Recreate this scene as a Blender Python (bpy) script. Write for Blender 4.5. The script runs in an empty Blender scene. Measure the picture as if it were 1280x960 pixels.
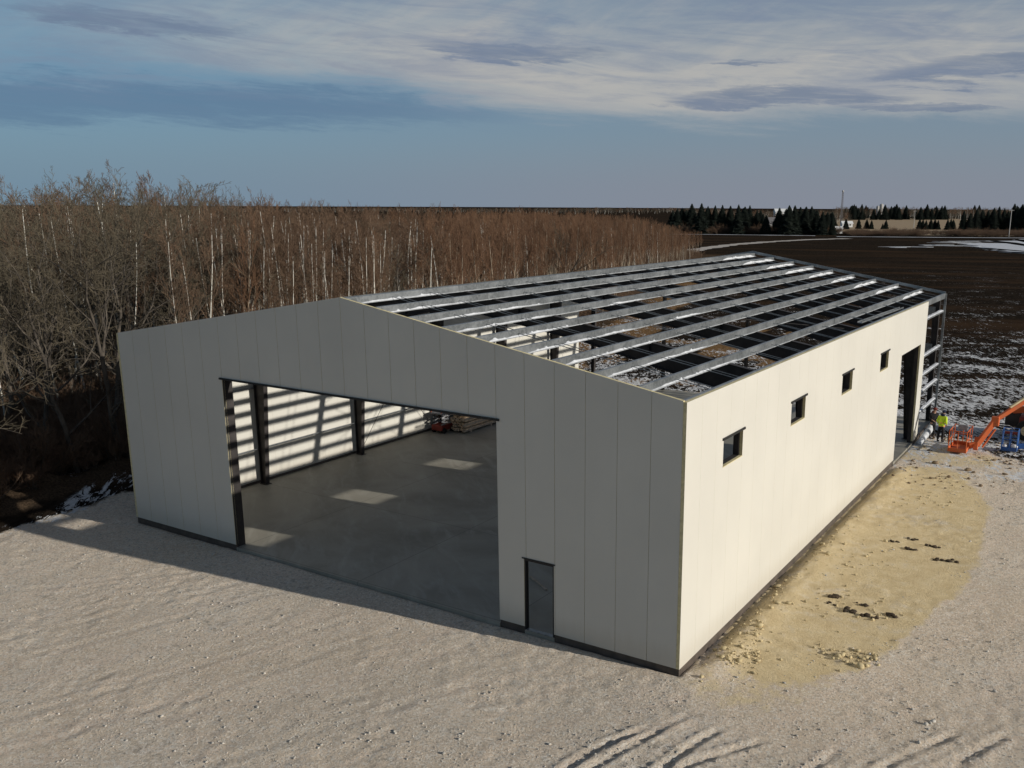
import bpy, math, random
import numpy as np
from mathutils import Vector

# ------------------------------------------------------------------ camera, sky, sun, exposure
scene = bpy.context.scene
COL = scene.collection
CAMPOS = Vector((9.5927, -21.0628, 12.6225))
FW = Vector((-0.4986902, 0.83698941, -0.22529274))
RT = Vector((0.85850536, 0.51278277, 0.00472956))
UP = RT.cross(FW)
cd = bpy.data.cameras.new('camera'); cam = bpy.data.objects.new('camera', cd); COL.objects.link(cam)
from mathutils import Matrix
m = Matrix((RT, UP, -FW)).transposed().to_4x4(); m.translation = CAMPOS
cam.matrix_world = m
cd.sensor_width = 36.0; cd.lens = 36.0 * 1144.48 / 1280.0
cd.shift_x = -95.18 / 1280.0; cd.shift_y = 43.02 / 1280.0
cd.clip_start = 0.1; cd.clip_end = 30000
scene.camera = cam

SUN_TRAVEL = Vector((-18.6, -2.2, -5.7)).normalized()
SUN_EL = math.asin(-SUN_TRAVEL.z)
SUN_AZ = math.atan2(-SUN_TRAVEL.x, -SUN_TRAVEL.y)          # clockwise from +Y
sd = bpy.data.lights.new('sun', 'SUN'); sun = bpy.data.objects.new('sun', sd); COL.objects.link(sun)
sd.energy = 4.4; sd.angle = math.radians(0.5); sd.color = (1.0, 0.955, 0.875)
sun.rotation_euler = SUN_TRAVEL.to_track_quat('-Z', 'Y').to_euler()

scene.view_settings.view_transform = 'Standard'; scene.view_settings.look = 'None'
scene.view_settings.exposure = 0.0; scene.view_settings.gamma = 1.0
scene.view_settings.use_curve_mapping = False
scene.cycles.use_denoising = True; scene.cycles.max_bounces = 6; scene.cycles.diffuse_bounces = 3; scene.cycles.glossy_bounces = 2

SKY_STRENGTH = 0.075
def make_world():
    w = bpy.data.worlds.new('World'); scene.world = w; w.use_nodes = True
    nt = w.node_tree; nt.nodes.clear(); N = nt.nodes.new; L = nt.links.new
    def mth(op, a, b=None, c=None, clamp=False):
        n = N('ShaderNodeMath'); n.operation = op; n.use_clamp = clamp
        for i, v in enumerate((a, b, c)):
            if v is None: continue
            if isinstance(v, (int, float)): n.inputs[i].default_value = v
            else: L(v, n.inputs[i])
        return n.outputs[0]
    def smooth(v, lo, hi):
        n = N('ShaderNodeMapRange'); n.interpolation_type = 'SMOOTHSTEP'; n.clamp = True
        L(v, n.inputs[0]); n.inputs[1].default_value = lo; n.inputs[2].default_value = hi
        return n.outputs[0]
    def mixc(f, a, b):
        n = N('ShaderNodeMix'); n.data_type = 'RGBA'
        for s, v in ((n.inputs[0], f), (n.inputs[6], a), (n.inputs[7], b)):
            if isinstance(v, tuple): s.default_value = (*v, 1)
            elif isinstance(v, (int, float)): s.default_value = v
            else: L(v, s)
        return n.outputs[2]
    def noise(vec, scale, det, rough, w4=0.0, dist=0.0):
        n = N('ShaderNodeTexNoise'); n.noise_dimensions = '4D'; L(vec, n.inputs['Vector'])
        n.inputs['W'].default_value = w4; n.inputs['Scale'].default_value = scale
        n.inputs['Detail'].default_value = det; n.inputs['Roughness'].default_value = rough
        n.inputs['Distortion'].default_value = dist
        return n.outputs[0]
    sky = N('ShaderNodeTexSky'); sky.sky_type = 'NISHITA'; sky.sun_disc = False
    sky.sun_elevation = SUN_EL; sky.sun_rotation = SUN_AZ
    sky.altitude = 250; sky.air_density = 1.0; sky.dust_density = 1.2; sky.ozone_density = 2.0
    tc = N('ShaderNodeTexCoord'); sp = N('ShaderNodeSeparateXYZ'); L(tc.outputs['Generated'], sp.inputs[0])
    x, y, z = sp.outputs
    # azimuth measured from the direction (-0.57, 0.82), elevation in radians
    u = mth('ADD', mth('MULTIPLY', x, 0.82), mth('MULTIPLY', y, 0.57))
    v = mth('ADD', mth('MULTIPLY', x, -0.57), mth('MULTIPLY', y, 0.82))
    az = mth('ARCTAN2', u, v); el = mth('ARCSINE', z)
    zc = mth('ADD', mth('MAXIMUM', z, 0.0), 0.09)
    pu = mth('DIVIDE', u, zc); pv = mth('DIVIDE', v, zc)
    cb = N('ShaderNodeCombineXYZ'); L(mth('MULTIPLY', pu, 0.42), cb.inputs[0]); L(pv, cb.inputs[1])
    P = cb.outputs[0]
    wa = noise(P, 0.6, 8, 0.6, 3.3, 0.6)         # broad veils
    wb = noise(P, 1.9, 9, 0.66, 8.1, 0.4)        # streaks
    def skyvec(kx, ky, tilt):
        c = N('ShaderNodeCombineXYZ'); L(mth('MULTIPLY', az, kx), c.inputs[0]); L(mth('MULTIPLY', mth('ADD', el, mth('MULTIPLY', az, tilt)), ky), c.inputs[1]); return c.outputs[0]
    wc = noise(skyvec(3.0, 17.0, .05), 1.0, 8, 0.62, 1.7, 0.5)
    wd = noise(skyvec(7.0, 60.0, .06), 1.0, 8, 0.68, 5.2, 0.8)
    we = noise(skyvec(5.0, 26.0, -.38), 1.0, 8, 0.64, 9.4, 0.4)       # cirrus fanning up to the right
    wf = noise(skyvec(16.0, 150.0, .05), 1.0, 7, 0.7, 2.6, 0.6)
    warp = mth('ADD', mth('MULTIPLY', mth('SUBTRACT', wc, .5), 1.0), mth('MULTIPLY', mth('SUBTRACT', wd, .5), .55))
    def lens(a0, e0, ra, re, lo=.15, hi=1.3, k=1.0):
        da = mth('DIVIDE', mth('SUBTRACT', mth('ADD', az, mth('MULTIPLY', warp, 0.22 * k)), a0), ra)
        de = mth('DIVIDE', mth('SUBTRACT', mth('ADD', el, mth('ADD', mth('MULTIPLY', warp, 0.048 * k), mth('MULTIPLY', mth('SUBTRACT', wf, .5), .022 * k))), e0), re)
        r2 = mth('ADD', mth('MULTIPLY', da, da), mth('MULTIPLY', de, de))
        return mth('SUBTRACT', 1.0, smooth(r2, lo, hi))
    S = 1.0 / SKY_STRENGTH
    def rgb(*c): return tuple((((v / 255 + .055) / 1.055) ** 2.4) * S * 1.09 for v in c)
    # clear air: the Nishita sky, cooled a little towards the blue the camera recorded; unseen upper sky dimmed by hand to set shade
    blue = mixc(smooth(az, -.62, .42), rgb(92, 132, 162), rgb(117, 135, 155))
    c0 = mixc(.72, sky.outputs[0], mixc(smooth(el, .24, .85), blue, rgb(62, 68, 80)))
    # pale veil: a wedge that narrows towards the right horizon
    lower = mth('ADD', mth('MULTIPLY', mth('SUBTRACT', 1.0, smooth(az, -.25, .16)), 0.034), 0.082)
    d = mth('SUBTRACT', mth('ADD', el, mth('MULTIPLY', warp, 0.085)), lower)
    veil = mth('MULTIPLY', smooth(d, -0.010, 0.028), mth('SUBTRACT', 1.0, mth('MULTIPLY', smooth(d, 0.030, 0.125), 0.80)))
    veil = mth('MULTIPLY', veil, smooth(mth('ADD', az, mth('MULTIPLY', warp, 0.3)), -0.95, -0.02))
    veil = mth('MULTIPLY', veil, mth('SUBTRACT', 1.0, mth('MULTIPLY', smooth(az, .38, .62), .55)))
    veil = mth('MULTIPLY', veil, mth('ADD', 0.62, mth('MULTIPLY', smooth(wa, 0.3, 0.7), 0.42)))
    cirrus = mth('MULTIPLY', mth('MULTIPLY', smooth(we, 0.40, 0.72), mth('MULTIPLY', smooth(el, .10, .17), mth('SUBTRACT', 1.0, smooth(el, .3, .6)))), .34)
    cover = mth('MINIMUM', mth('ADD', veil, cirrus), 0.93)
    c1 = mixc(cover, c0, mixc(smooth(mth('ADD', az, mth('MULTIPLY', warp, .3)), -.55, -.02), rgb(128, 152, 168), rgb(172, 171, 168)))
    # blue-grey bank under the veil on the left, and the darker lens clouds
    c1 = mixc(mth('MULTIPLY', lens(-.42, .090, .40, .022, .1, 1.3, 1.5), .58), c1, rgb(80, 108, 138))
    dark = None
    for a in ((0.0, 0.155, 0.115, 0.0115, .4, 1.1), (0.28, 0.109, 0.13, 0.0120, .4, 1.1), (0.47, 0.131, 0.10, 0.012, .3, 1.1), (0.40, 0.096, 0.10, 0.006, .3, 1.1), (-0.36, 0.166, 0.12, 0.011, .3, 1.1), (0.24, 0.144, 0.04, 0.0035, .3, 1.1), (-0.46, 0.190, .10, .007, .3, 1.1)):
        l = lens(*a); dark = l if dark is None else mth('MAXIMUM', dark, l)
    c2 = mixc(mth('MULTIPLY', mth('MULTIPLY', dark, mth('ADD', .45, mth('MULTIPLY', smooth(wf, .30, .62), .55))), 0.78), c1, rgb(100, 116, 140))
    c2 = mixc(mth('MULTIPLY', mth('MULTIPLY', smooth(wd, .40, .68), smooth(el, .07, .12)), .50), c2, rgb(112, 126, 150))
    low = mth('SUBTRACT', 1.0, smooth(el, 0.0, 0.085))               # dull far air along the horizon
    c3 = mixc(mth('MULTIPLY', low, 0.85), c2, mixc(smooth(az, -.6, .3), rgb(110, 135, 153), rgb(129, 134, 146)))
    bg = N('ShaderNodeBackground'); bg.inputs[1].default_value = SKY_STRENGTH; L(c3, bg.inputs[0])
    out = N('ShaderNodeOutputWorld'); L(bg.outputs[0], out.inputs[0])
make_world()

# ------------------------------------------------------------------ helpers
class MB:
    def __init__(s): s.v = []; s.f = []; s.m = []
    def add(s, vs, fs, mi=0):
        o = len(s.v); s.v += [tuple(map(float, p)) for p in vs]
        for f in fs: s.f.append(tuple(o + i for i in f)); s.m.append(mi)
        return s
    def hexa(s, b, t, mi=0, side=None):
        """b, t: four bottom and four top corners, counter-clockwise seen from above"""
        sm = mi if side is None else side
        s.add(list(b) + list(t), [(3, 2, 1, 0), (4, 5, 6, 7)], mi); o = len(s.v) - 8
        for i in range(4):
            j = (i + 1) % 4; s.f.append((o + i, o + j, o + 4 + j, o + 4 + i)); s.m.append(sm)
        return s
    def box(s, x0, x1, y0, y1, z0, z1, mi=0):
        return s.hexa([(x0, y0, z0), (x1, y0, z0), (x1, y1, z0), (x0, y1, z0)], [(x0, y0, z1), (x1, y0, z1), (x1, y1, z1), (x0, y1, z1)], mi)
    def beam(s, p0, p1, w, h, mi=0, up=(0, 0, 1), w1=None, h1=None):
        p0 = Vector(p0); p1 = Vector(p1); d = (p1 - p0).normalized(); up = Vector(up)
        if abs(d.dot(up)) > 0.98: up = Vector((0, 1, 0)) if abs(d.y) < .9 else Vector((1, 0, 0))
        a = d.cross(up).normalized(); b = a.cross(d).normalized()
        w1 = w if w1 is None else w1; h1 = h if h1 is None else h1
        def q(p, w, h): return [p - a * w / 2 - b * h / 2, p + a * w / 2 - b * h / 2, p + a * w / 2 + b * h / 2, p - a * w / 2 + b * h / 2]
        return s.add(q(p0, w, h) + q(p1, w1, h1), [(0, 1, 2, 3), (7, 6, 5, 4), (0, 4, 5, 1), (1, 5, 6, 2), (2, 6, 7, 3), (3, 7, 4, 0)], mi)
    def tube(s, p0, p1, r0, r1=None, n=8, mi=0):
        r1 = r0 if r1 is None else r1
        p0 = Vector(p0); p1 = Vector(p1); d = (p1 - p0).normalized()
        u = Vector((0, 0, 1)) if abs(d.z) < .9 else Vector((1, 0, 0))
        a = d.cross(u).normalized(); b = d.cross(a)
        vs = []
        for p, r in ((p0, r0), (p1, r1)):
            for i in range(n):
                t = 2 * math.pi * i / n; vs.append(p + a * r * math.cos(t) + b * r * math.sin(t))
        fs = [(i, n + i, n + (i + 1) % n, (i + 1) % n) for i in range(n)] + [tuple(range(n)), tuple(range(2 * n - 1, n - 1, -1))]
        return s.add(vs, fs, mi)
    def ball(s, c, r, n=8, mi=0, sz=(1, 1, 1)):
        vs = [(c[0], c[1], c[2] + r * sz[2])]; rings = n // 2
        for j in range(1, rings):
            th = math.pi * j / rings
            for i in range(n):
                ph = 2 * math.pi * i / n
                vs.append((c[0] + r * sz[0] * math.sin(th) * math.cos(ph), c[1] + r * sz[1] * math.sin(th) * math.sin(ph), c[2] + r * sz[2] * math.cos(th)))
        vs.append((c[0], c[1], c[2] - r * sz[2])); fs = []
        for i in range(n): fs.append((0, 1 + i, 1 + (i + 1) % n))
        for j in range(rings - 2):
            for i in range(n):
                a = 1 + j * n + i; b = 1 + j * n + (i + 1) % n; fs.append((a, a + n, b + n, b))
        k = 1 + (rings - 2) * n
        for i in range(n): fs.append((k + i, len(vs) - 1, k + (i + 1) % n))
        return s.add(vs, fs, mi)
    def build(s, name, mats, parent=None, smooth=False, bevel=0):
        off = Vector((0, 0, 0)); p = parent
        while p is not None: off += p.location; p = p.parent
        me = bpy.data.meshes.new(name)
        me.from_pydata([tuple(Vector(v) - off) for v in s.v], [], s.f)
        for mt in (mats if isinstance(mats, (list, tuple)) else [mats]): me.materials.append(mt)
        me.polygons.foreach_set('material_index', s.m)
        if smooth: me.polygons.foreach_set('use_smooth', [True] * len(s.f))
        me.update()
        o = bpy.data.objects.new(name, me); COL.objects.link(o)
        if parent is not None: o.parent = parent
        if bevel:
            md = o.modifiers.new('bevel', 'BEVEL'); md.width = bevel; md.segments = 2; md.limit_method = 'ANGLE'
        return o

def tag(o, label=None, cat=None, group=None, kind=None):
    if label: o['label'] = label
    if cat: o['category'] = cat
    if group: o['group'] = group
    if kind: o['kind'] = kind
    return o
def thing(name, label, cat, loc=(0, 0, 0), group=None):
    o = bpy.data.objects.new(name, None); COL.objects.link(o); o.location = loc; o.empty_display_size = 0.3
    return tag(o, label, cat, group)

def np_mesh(name, verts, quads, mats, parent=None, tris=None, attrs=None, smooth=False, link=True):
    me = bpy.data.meshes.new(name)
    verts = np.asarray(verts, np.float32); nq = len(quads)
    loops = np.asarray(quads, np.int32).reshape(-1)
    starts = np.arange(nq, dtype=np.int32) * 4; tot = np.full(nq, 4, np.int32)
    if tris is not None and len(tris):
        t = np.asarray(tris, np.int32)
        starts = np.concatenate([starts, len(loops) + np.arange(len(t), dtype=np.int32) * 3]); tot = np.concatenate([tot, np.full(len(t), 3, np.int32)])
        loops = np.concatenate([loops, t.reshape(-1)])
    me.vertices.add(len(verts)); me.vertices.foreach_set('co', verts.reshape(-1))
    me.loops.add(len(loops)); me.loops.foreach_set('vertex_index', loops)
    me.polygons.add(len(starts)); me.polygons.foreach_set('loop_start', starts)
    try: me.polygons.foreach_set('loop_total', tot)
    except Exception: pass
    if smooth: me.polygons.foreach_set('use_smooth', np.ones(len(starts), bool))
    for k, a in (attrs or {}).items():
        at = me.attributes.new(k, 'FLOAT', 'POINT'); at.data.foreach_set('value', np.asarray(a, np.float32))
    for mt in (mats if isinstance(mats, (list, tuple)) else [mats]): me.materials.append(mt)
    me.update(calc_edges=True); me.validate()
    if not link: return me
    o = bpy.data.objects.new(name, me); COL.objects.link(o)
    if parent is not None: o.parent = parent
    return o

# numpy value noise
def _hash(ix, iy, s):
    h = (ix.astype(np.int64) * 374761393 + iy.astype(np.int64) * 668265263 + s * 974634777) & 0xffffffff
    h = ((h ^ (h >> 13)) * 1274126177) & 0xffffffff
    return ((h ^ (h >> 16)) & 0xffff) / 65535.0
def vnoise(x, y, s=0):
    ix = np.floor(x); iy = np.floor(y); fx = x - ix; fy = y - iy
    fx = fx * fx * (3 - 2 * fx); fy = fy * fy * (3 - 2 * fy)
    a = _hash(ix, iy, s); b = _hash(ix + 1, iy, s); c = _hash(ix, iy + 1, s); d = _hash(ix + 1, iy + 1, s)
    return (a * (1 - fx) + b * fx) * (1 - fy) + (c * (1 - fx) + d * fx) * fy
def fbm(x, y, s=0, o=4, g=.5):
    t = 0; a = 1; n = 0
    for i in range(o): t = t + a * vnoise(x * 2 ** i + 17.3 * i, y * 2 ** i - 9.1 * i, s + i); n += a; a *= g
    return t / n
def sstep(a, b, x):
    t = np.clip((x - a) / (b - a), 0, 1); return t * t * (3 - 2 * t)

# ------------------------------------------------------------------ materials
class NT:
    def __init__(s, name):
        s.mat = bpy.data.materials.new(name); s.mat.use_nodes = True; s.nt = s.mat.node_tree
        s.b = s.nt.nodes['Principled BSDF']; s.L = s.nt.links.new
        s.tc = s.N('ShaderNodeTexCoord'); s.geo = s.N('ShaderNodeNewGeometry')
        s.b.inputs['Specular IOR Level'].default_value = 0.3
    def N(s, t): return s.nt.nodes.new(t)
    def set(s, k, v):
        i = s.b.inputs[k]
        if hasattr(v, 'links'): s.L(v, i)
        else: i.default_value = (*v, 1) if isinstance(v, tuple) else v
    def m(s, op, a, b=None, c=None):
        n = s.N('ShaderNodeMath'); n.operation = op
        for i, v in enumerate((a, b, c)):
            if v is None: continue
            if isinstance(v, (int, float)): n.inputs[i].default_value = v
            else: s.L(v, n.inputs[i])
        return n.outputs[0]
    def ss(s, v, lo, hi):
        n = s.N('ShaderNodeMapRange'); n.interpolation_type = 'SMOOTHSTEP'; s.L(v, n.inputs[0])
        n.inputs[1].default_value = lo; n.inputs[2].default_value = hi; return n.outputs[0]
    def noise(s, vec, scale, det=4, rough=.55, dist=0):
        n = s.N('ShaderNodeTexNoise'); s.L(vec, n.inputs['Vector']); n.inputs['Scale'].default_value = scale
        n.inputs['Detail'].default_value = det; n.inputs['Roughness'].default_value = rough; n.inputs['Distortion'].default_value = dist
        return n.outputs[0]
    def voro(s, vec, scale, out='Distance'):
        n = s.N('ShaderNodeTexVoronoi'); s.L(vec, n.inputs['Vector']); n.inputs['Scale'].default_value = scale; return n.outputs[out]
    def mapv(s, vec, rot=(0, 0, 0), sc=(1, 1, 1)):
        n = s.N('ShaderNodeMapping'); s.L(vec, n.inputs[0]); n.inputs['Rotation'].default_value = rot
        k = s.N('ShaderNodeMapping'); s.L(n.outputs[0], k.inputs[0]); k.inputs['Scale'].default_value = sc; return k.outputs[0]
    def mix(s, f, a, b, mode='MIX'):
        n = s.N('ShaderNodeMix'); n.data_type = 'RGBA'; n.blend_type = mode
        for i, v in ((0, f), (6, a), (7, b)):
            if isinstance(v, tuple): n.inputs[i].default_value = (*v, 1)
            elif isinstance(v, (int, float)): n.inputs[i].default_value = v
            else: s.L(v, n.inputs[i])
        return n.outputs[2]
    def attr(s, k):
        n = s.N('ShaderNodeAttribute'); n.attribute_name = k; return n.outputs['Fac']
    def bump(s, h, st, dist=.02):
        n = s.N('ShaderNodeBump'); s.L(h, n.inputs['Height']); n.inputs['Strength'].default_value = st; n.inputs['Distance'].default_value = dist
        s.L(n.outputs[0], s.b.inputs['Normal'])

def simple(name, col, rough=.6, metal=0., var=.15, scale=3., bump=0.):
    t = NT(name); n = t.noise(t.tc.outputs['Object'], scale, 5, .6)
    lo = tuple(c * (1 - var) for c in col); hi = tuple(min(1, c * (1 + var)) for c in col)
    t.set('Base Color', t.mix(t.ss(n, .3, .7), lo, hi)); t.set('Roughness', rough); t.set('Metallic', metal)
    if bump: t.bump(t.noise(t.tc.outputs['Object'], scale * 12, 3), bump)
    return t.mat

def panel_material():
    t = NT('panel_white_metal'); P = t.tc.outputs['Object']
    big = t.noise(P, .35, 3, .5); streak = t.noise(t.mapv(P, sc=(6, 6, .25)), 1.0, 4, .6)
    c = t.mix(t.ss(big, .25, .75), (.535, .513, .455), (.572, .549, .487))
    c = t.mix(t.m('MULTIPLY', t.ss(streak, .5, .85), .14), c, (.55, .52, .45))
    sp = t.N('ShaderNodeSeparateXYZ'); t.L(t.geo.outputs['Position'], sp.inputs[0])
    dirt = t.m('MULTIPLY', t.m('SUBTRACT', 1.0, t.ss(t.m('SUBTRACT', sp.outputs[2], t.m('MULTIPLY', streak, .5)), .1, .75)), .28)
    c = t.mix(dirt, c, (.42, .36, .27))
    t.set('Base Color', c); t.set('Roughness', .5)
    # embossed stucco skin and slight oil-canning
    h = t.m('ADD', t.m('MULTIPLY', t.noise(P, 60, 2), .15), t.noise(t.mapv(P, sc=(2.2, 2.2, .5)), .8, 2))
    t.bump(h, .12, .02)
    return t.mat
M = {}
M['panel'] = panel_material()
M['foam'] = simple('panel_edge_foam', (.58, .50, .29), .9, 0, .15, 9, .2)
M['black_steel'] = simple('black_primed_steel', (.035, .030, .028), .55, 0, .3, 2)
M['base_trim'] = simple('brown_base_trim', (.085, .068, .055), .6, 0, .25, 2)
M['black_trim'] = simple('black_flashing', (.018, .018, .018), .5)
def galv_material():
    t = NT('galvanised_steel'); P = t.tc.outputs['Object']
    v = t.voro(P, 14, 'Color'); bw = t.N('ShaderNodeRGBToBW'); t.L(v, bw.inputs[0])
    n = t.noise(P, .9, 4, .6)
    c = t.mix(bw.outputs[0], (.18, .19, .193), (.33, .345, .35)); c = t.mix(t.m('MULTIPLY', t.ss(n, .4, .7), .4), c, (.50, .515, .52))
    t.set('Base Color', c); t.set('Metallic', .7); t.set('Roughness', t.m('ADD', .30, t.m('MULTIPLY', n, .2)))
    return t.mat
M['galv'] = galv_material()
def snow_material():
    t = NT('old_snow'); P = t.geo.outputs['Position']; n = t.noise(P, 5, 5, .6)
    t.set('Base Color', t.mix(t.ss(n, .3, .7), (.47, .48, .50), (.64, .65, .67))); t.set('Roughness', .8); t.bump(n, .5, .05)
    return t.mat
M['snow'] = snow_material()
M['frost_sunlit'] = simple('frosted_sunlit_lip', (.30, .31, .32), .7, 0, .2, 2)  # frost, with the sunlit line of the lip put into the colour
def slab_material():
    t = NT('power_trowelled_concrete'); P = t.geo.outputs['Position']
    a = t.noise(P, .22, 5, .6, 1.0); b = t.noise(t.mapv(P, (0, 0, .7), (.6, 2.2, 1)), .7, 6, .65, .6); c3 = t.noise(P, 9, 4, .7)
    c = t.mix(t.ss(a, .3, .7), (.195, .182, .148), (.32, .295, .24)); c = t.mix(t.m('MULTIPLY', t.ss(b, .45, .75), .7), c, (.39, .365, .31))
    c = t.mix(t.m('MULTIPLY', t.ss(c3, .6, .8), .3), c, (.11, .11, .105))
    sp = t.N('ShaderNodeSeparateXYZ'); t.L(P, sp.inputs[0])
    j = None
    for k, s_ in ((0, 6.1), (1, 6.05)):
        q = t.m('ABSOLUTE', t.m('SUBTRACT', t.m('FRACT', t.m('DIVIDE', t.m('ADD', sp.outputs[k], 3000 * s_ - .1), s_)), .5))
        l = t.m('GREATER_THAN', q, .4978); j = l if j is None else t.m('MAXIMUM', j, l)
    c = t.mix(t.m('MULTIPLY', j, .6), c, (.06, .06, .058))
    t.set('Base Color', c); t.set('Roughness', t.m('ADD', .42, t.m('MULTIPLY', b, .3))); t.bump(c3, .08, .01)
    return t.mat
M['slab'] = slab_material()

def ground_material():
    t = NT('yard_and_field_ground'); P = t.geo.outputs['Position']
    yard, sand, snow, wood, grass = (t.attr(k) for k in ('yard', 'sand', 'snow', 'wood', 'grass'))
    # --- pale crushed gravel
    n1 = t.noise(P, .16, 5, .6, .6); n2 = t.noise(P, 1.6, 6, .7); n3 = t.noise(P, 11, 5, .75); n4 = t.noise(P, 42, 3, .7)
    drag = t.noise(t.mapv(P, (0, 0, .42), (3.2, .35, 1)), .55, 6, .62, .3)
    st = t.voro(P, 21, 'Color'); st2 = t.voro(P, 9, 'Color'); bw2 = t.N('ShaderNodeRGBToBW'); t.L(st2, bw2.inputs[0]); big = bw2.outputs[0]; bw = t.N('ShaderNodeRGBToBW'); t.L(st, bw.inputs[0]); stone = bw.outputs[0]
    g = t.mix(t.ss(n1, .3, .7), (.66, .54, .41), (.82, .69, .54))
    g = t.mix(t.m('MULTIPLY', t.ss(drag, .42, .7), .6), g, (.76, .61, .48))
    n0 = t.noise(P, .075, 4, .6, .8); g = t.mix(t.m('MULTIPLY', t.ss(n0, .46, .64), .3), g, (.50, .465, .39))
    g = t.mix(t.m('MULTIPLY', t.ss(n2, .52, .78), .45), g, (.44, .39, .31))
    g = t.mix(t.m('MULTIPLY', t.ss(n3, .55, .75), .6), g, (.74, .67, .56))
    g = t.mix(t.m('MULTIPLY', t.ss(n3, .46, .26), .42), g, (.21, .18, .14))
    g = t.mix(t.m('MULTIPLY', t.ss(stone, .60, .8), .6), g, (.84, .79, .70))
    g = t.mix(t.m('MULTIPLY', t.ss(stone, .34, .18), .5), g, (.36, .32, .27))
    pat = t.ss(t.m('ADD', t.m('MULTIPLY', n2, .5), t.m('MULTIPLY', n1, .5)), .47, .60)          # patches of loose grey stone
    g = t.mix(t.m('MULTIPLY', pat, t.m('MULTIPLY', t.ss(big, .55, .75), .35)), g, (.74, .72, .67)); g = t.mix(t.m('MULTIPLY', pat, t.m('MULTIPLY', t.ss(big, .38, .2), .45)), g, (.28, .25, .21))
    g = t.mix(t.m('MULTIPLY', t.ss(n4, .43, .30), .42), g, (.17, .145, .115))
    # --- yellow sand
    s = t.mix(t.ss(n2, .3, .7), (.64, .50, .29), (.76, .62, .385))
    s = t.mix(t.m('MULTIPLY', t.ss(n1, .5, .75), .5), s, (.50, .43, .31))
    s = t.mix(t.m('MULTIPLY', t.ss(n3, .56, .75), .4), s, (.58, .49, .31))
    s = t.mix(t.m('MULTIPLY', t.ss(n3, .42, .24), .5), s, (.21, .16, .09))
    sm = t.ss(t.m('ADD', sand, t.m('MULTIPLY', t.m('SUBTRACT', n2, .5), .95)), .38, .62)
    sm = t.m('MULTIPLY', sm, t.m('SUBTRACT', 1.0, t.m('MULTIPLY', t.ss(t.m('ADD', t.m('MULTIPLY', n2, .6), t.m('MULTIPLY', n1, .4)), .50, .64), .62)))
    g = t.mix(sm, g, s)
    # --- black ploughed soil with furrows
    fur = t.noise(t.mapv(P, (0, 0, -.537), (2.4, .7, 1)), 1.0, 6, .7, .5)
    fld = t.noise(t.mapv(P, (0, 0, -.30), (.012, .09, 1)), 1.0, 5, .6, .3)
    f = t.mix(t.ss(fur, .35, .68), (.012, .010, .008), (.036, .027, .020))
    f = t.mix(t.m('MULTIPLY', t.ss(fld, .48, .68), .75), f, (.060, .036, .021))
    f = t.mix(t.m('MULTIPLY', t.ss(n3, .55, .8), .35), f, (.055, .042, .030))
    # --- dead grass and leaves
    gr = t.mix(t.ss(n3, .3, .7), (.13, .075, .035), (.27, .165, .08)); gr = t.mix(t.m('MULTIPLY', t.ss(n2, .5, .75), .6), gr, (.075, .05, .03))
    f = t.mix(t.ss(t.m('ADD', grass, t.m('MULTIPLY', t.m('SUBTRACT', n2, .5), .8)), .38, .62), f, gr)
    wd = t.mix(t.ss(n3, .35, .7), (.045, .032, .022), (.12, .082, .052))
    f = t.mix(t.ss(t.m('ADD', wood, t.m('MULTIPLY', t.m('SUBTRACT', n2, .5), .5)), .35, .65), f, wd)
    ym = t.ss(t.m('ADD', yard, t.m('MULTIPLY', t.m('SUBTRACT', n2, .5), .7)), .40, .60)
    c = t.mix(ym, f, g)
    # --- snow lying in the furrows and hollows
    sn = t.m('ADD', t.m('MULTIPLY', t.noise(t.mapv(P, (0, 0, -.537), (.16, .22, 1)), 1.1, 5, .62, .6), 1.25), t.m('SUBTRACT', t.m('MULTIPLY', t.noise(t.mapv(P, (0, 0, -.537), (3.0, .95, 1)), 1.3, 6, .75, .7), 1.8), 1.025))
    smk = t.ss(t.m('ADD', t.m('SUBTRACT', sn, .5), t.m('SUBTRACT', t.m('MULTIPLY', snow, .62), .31)), -.02, .06)
    smk = t.m('MULTIPLY', smk, t.ss(snow, .02, .10))
    c = t.mix(smk, c, t.mix(t.ss(n3, .3, .7), (.56, .56, .56), (.78, .78, .78)))
    t.set('Base Color', c); t.set('Roughness', .95); t.b.inputs['Specular IOR Level'].default_value = .0
    h = t.m('ADD', t.m('ADD', t.m('MULTIPLY', n3, .62), t.m('MULTIPLY', n4, .34)), t.m('ADD', t.m('MULTIPLY', n2, .30), t.m('MULTIPLY', t.m('MULTIPLY', stone, .30), t.ss(n1, .40, .62))))
    h = t.m('ADD', h, t.m('MULTIPLY', fur, t.m('MULTIPLY', t.m('SUBTRACT', 1.0, ym), 2.2)))
    t.bump(h, 1.0, .11)
    return t.mat
M['ground'] = ground_material()
M['stone'] = simple('limestone_chips', (.44, .41, .36), .9, 0, .35, 6)
M['sandstone'] = simple('yellow_sand_lumps', (.47, .38, .22), .95, 0, .25, 5)
M['mud'] = simple('frozen_brown_mud', (.20, .145, .09), .95, 0, .35, 5)
M['soil'] = simple('dark_soil_clod', (.05, .035, .022), .95, 0, .3, 6)

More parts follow.
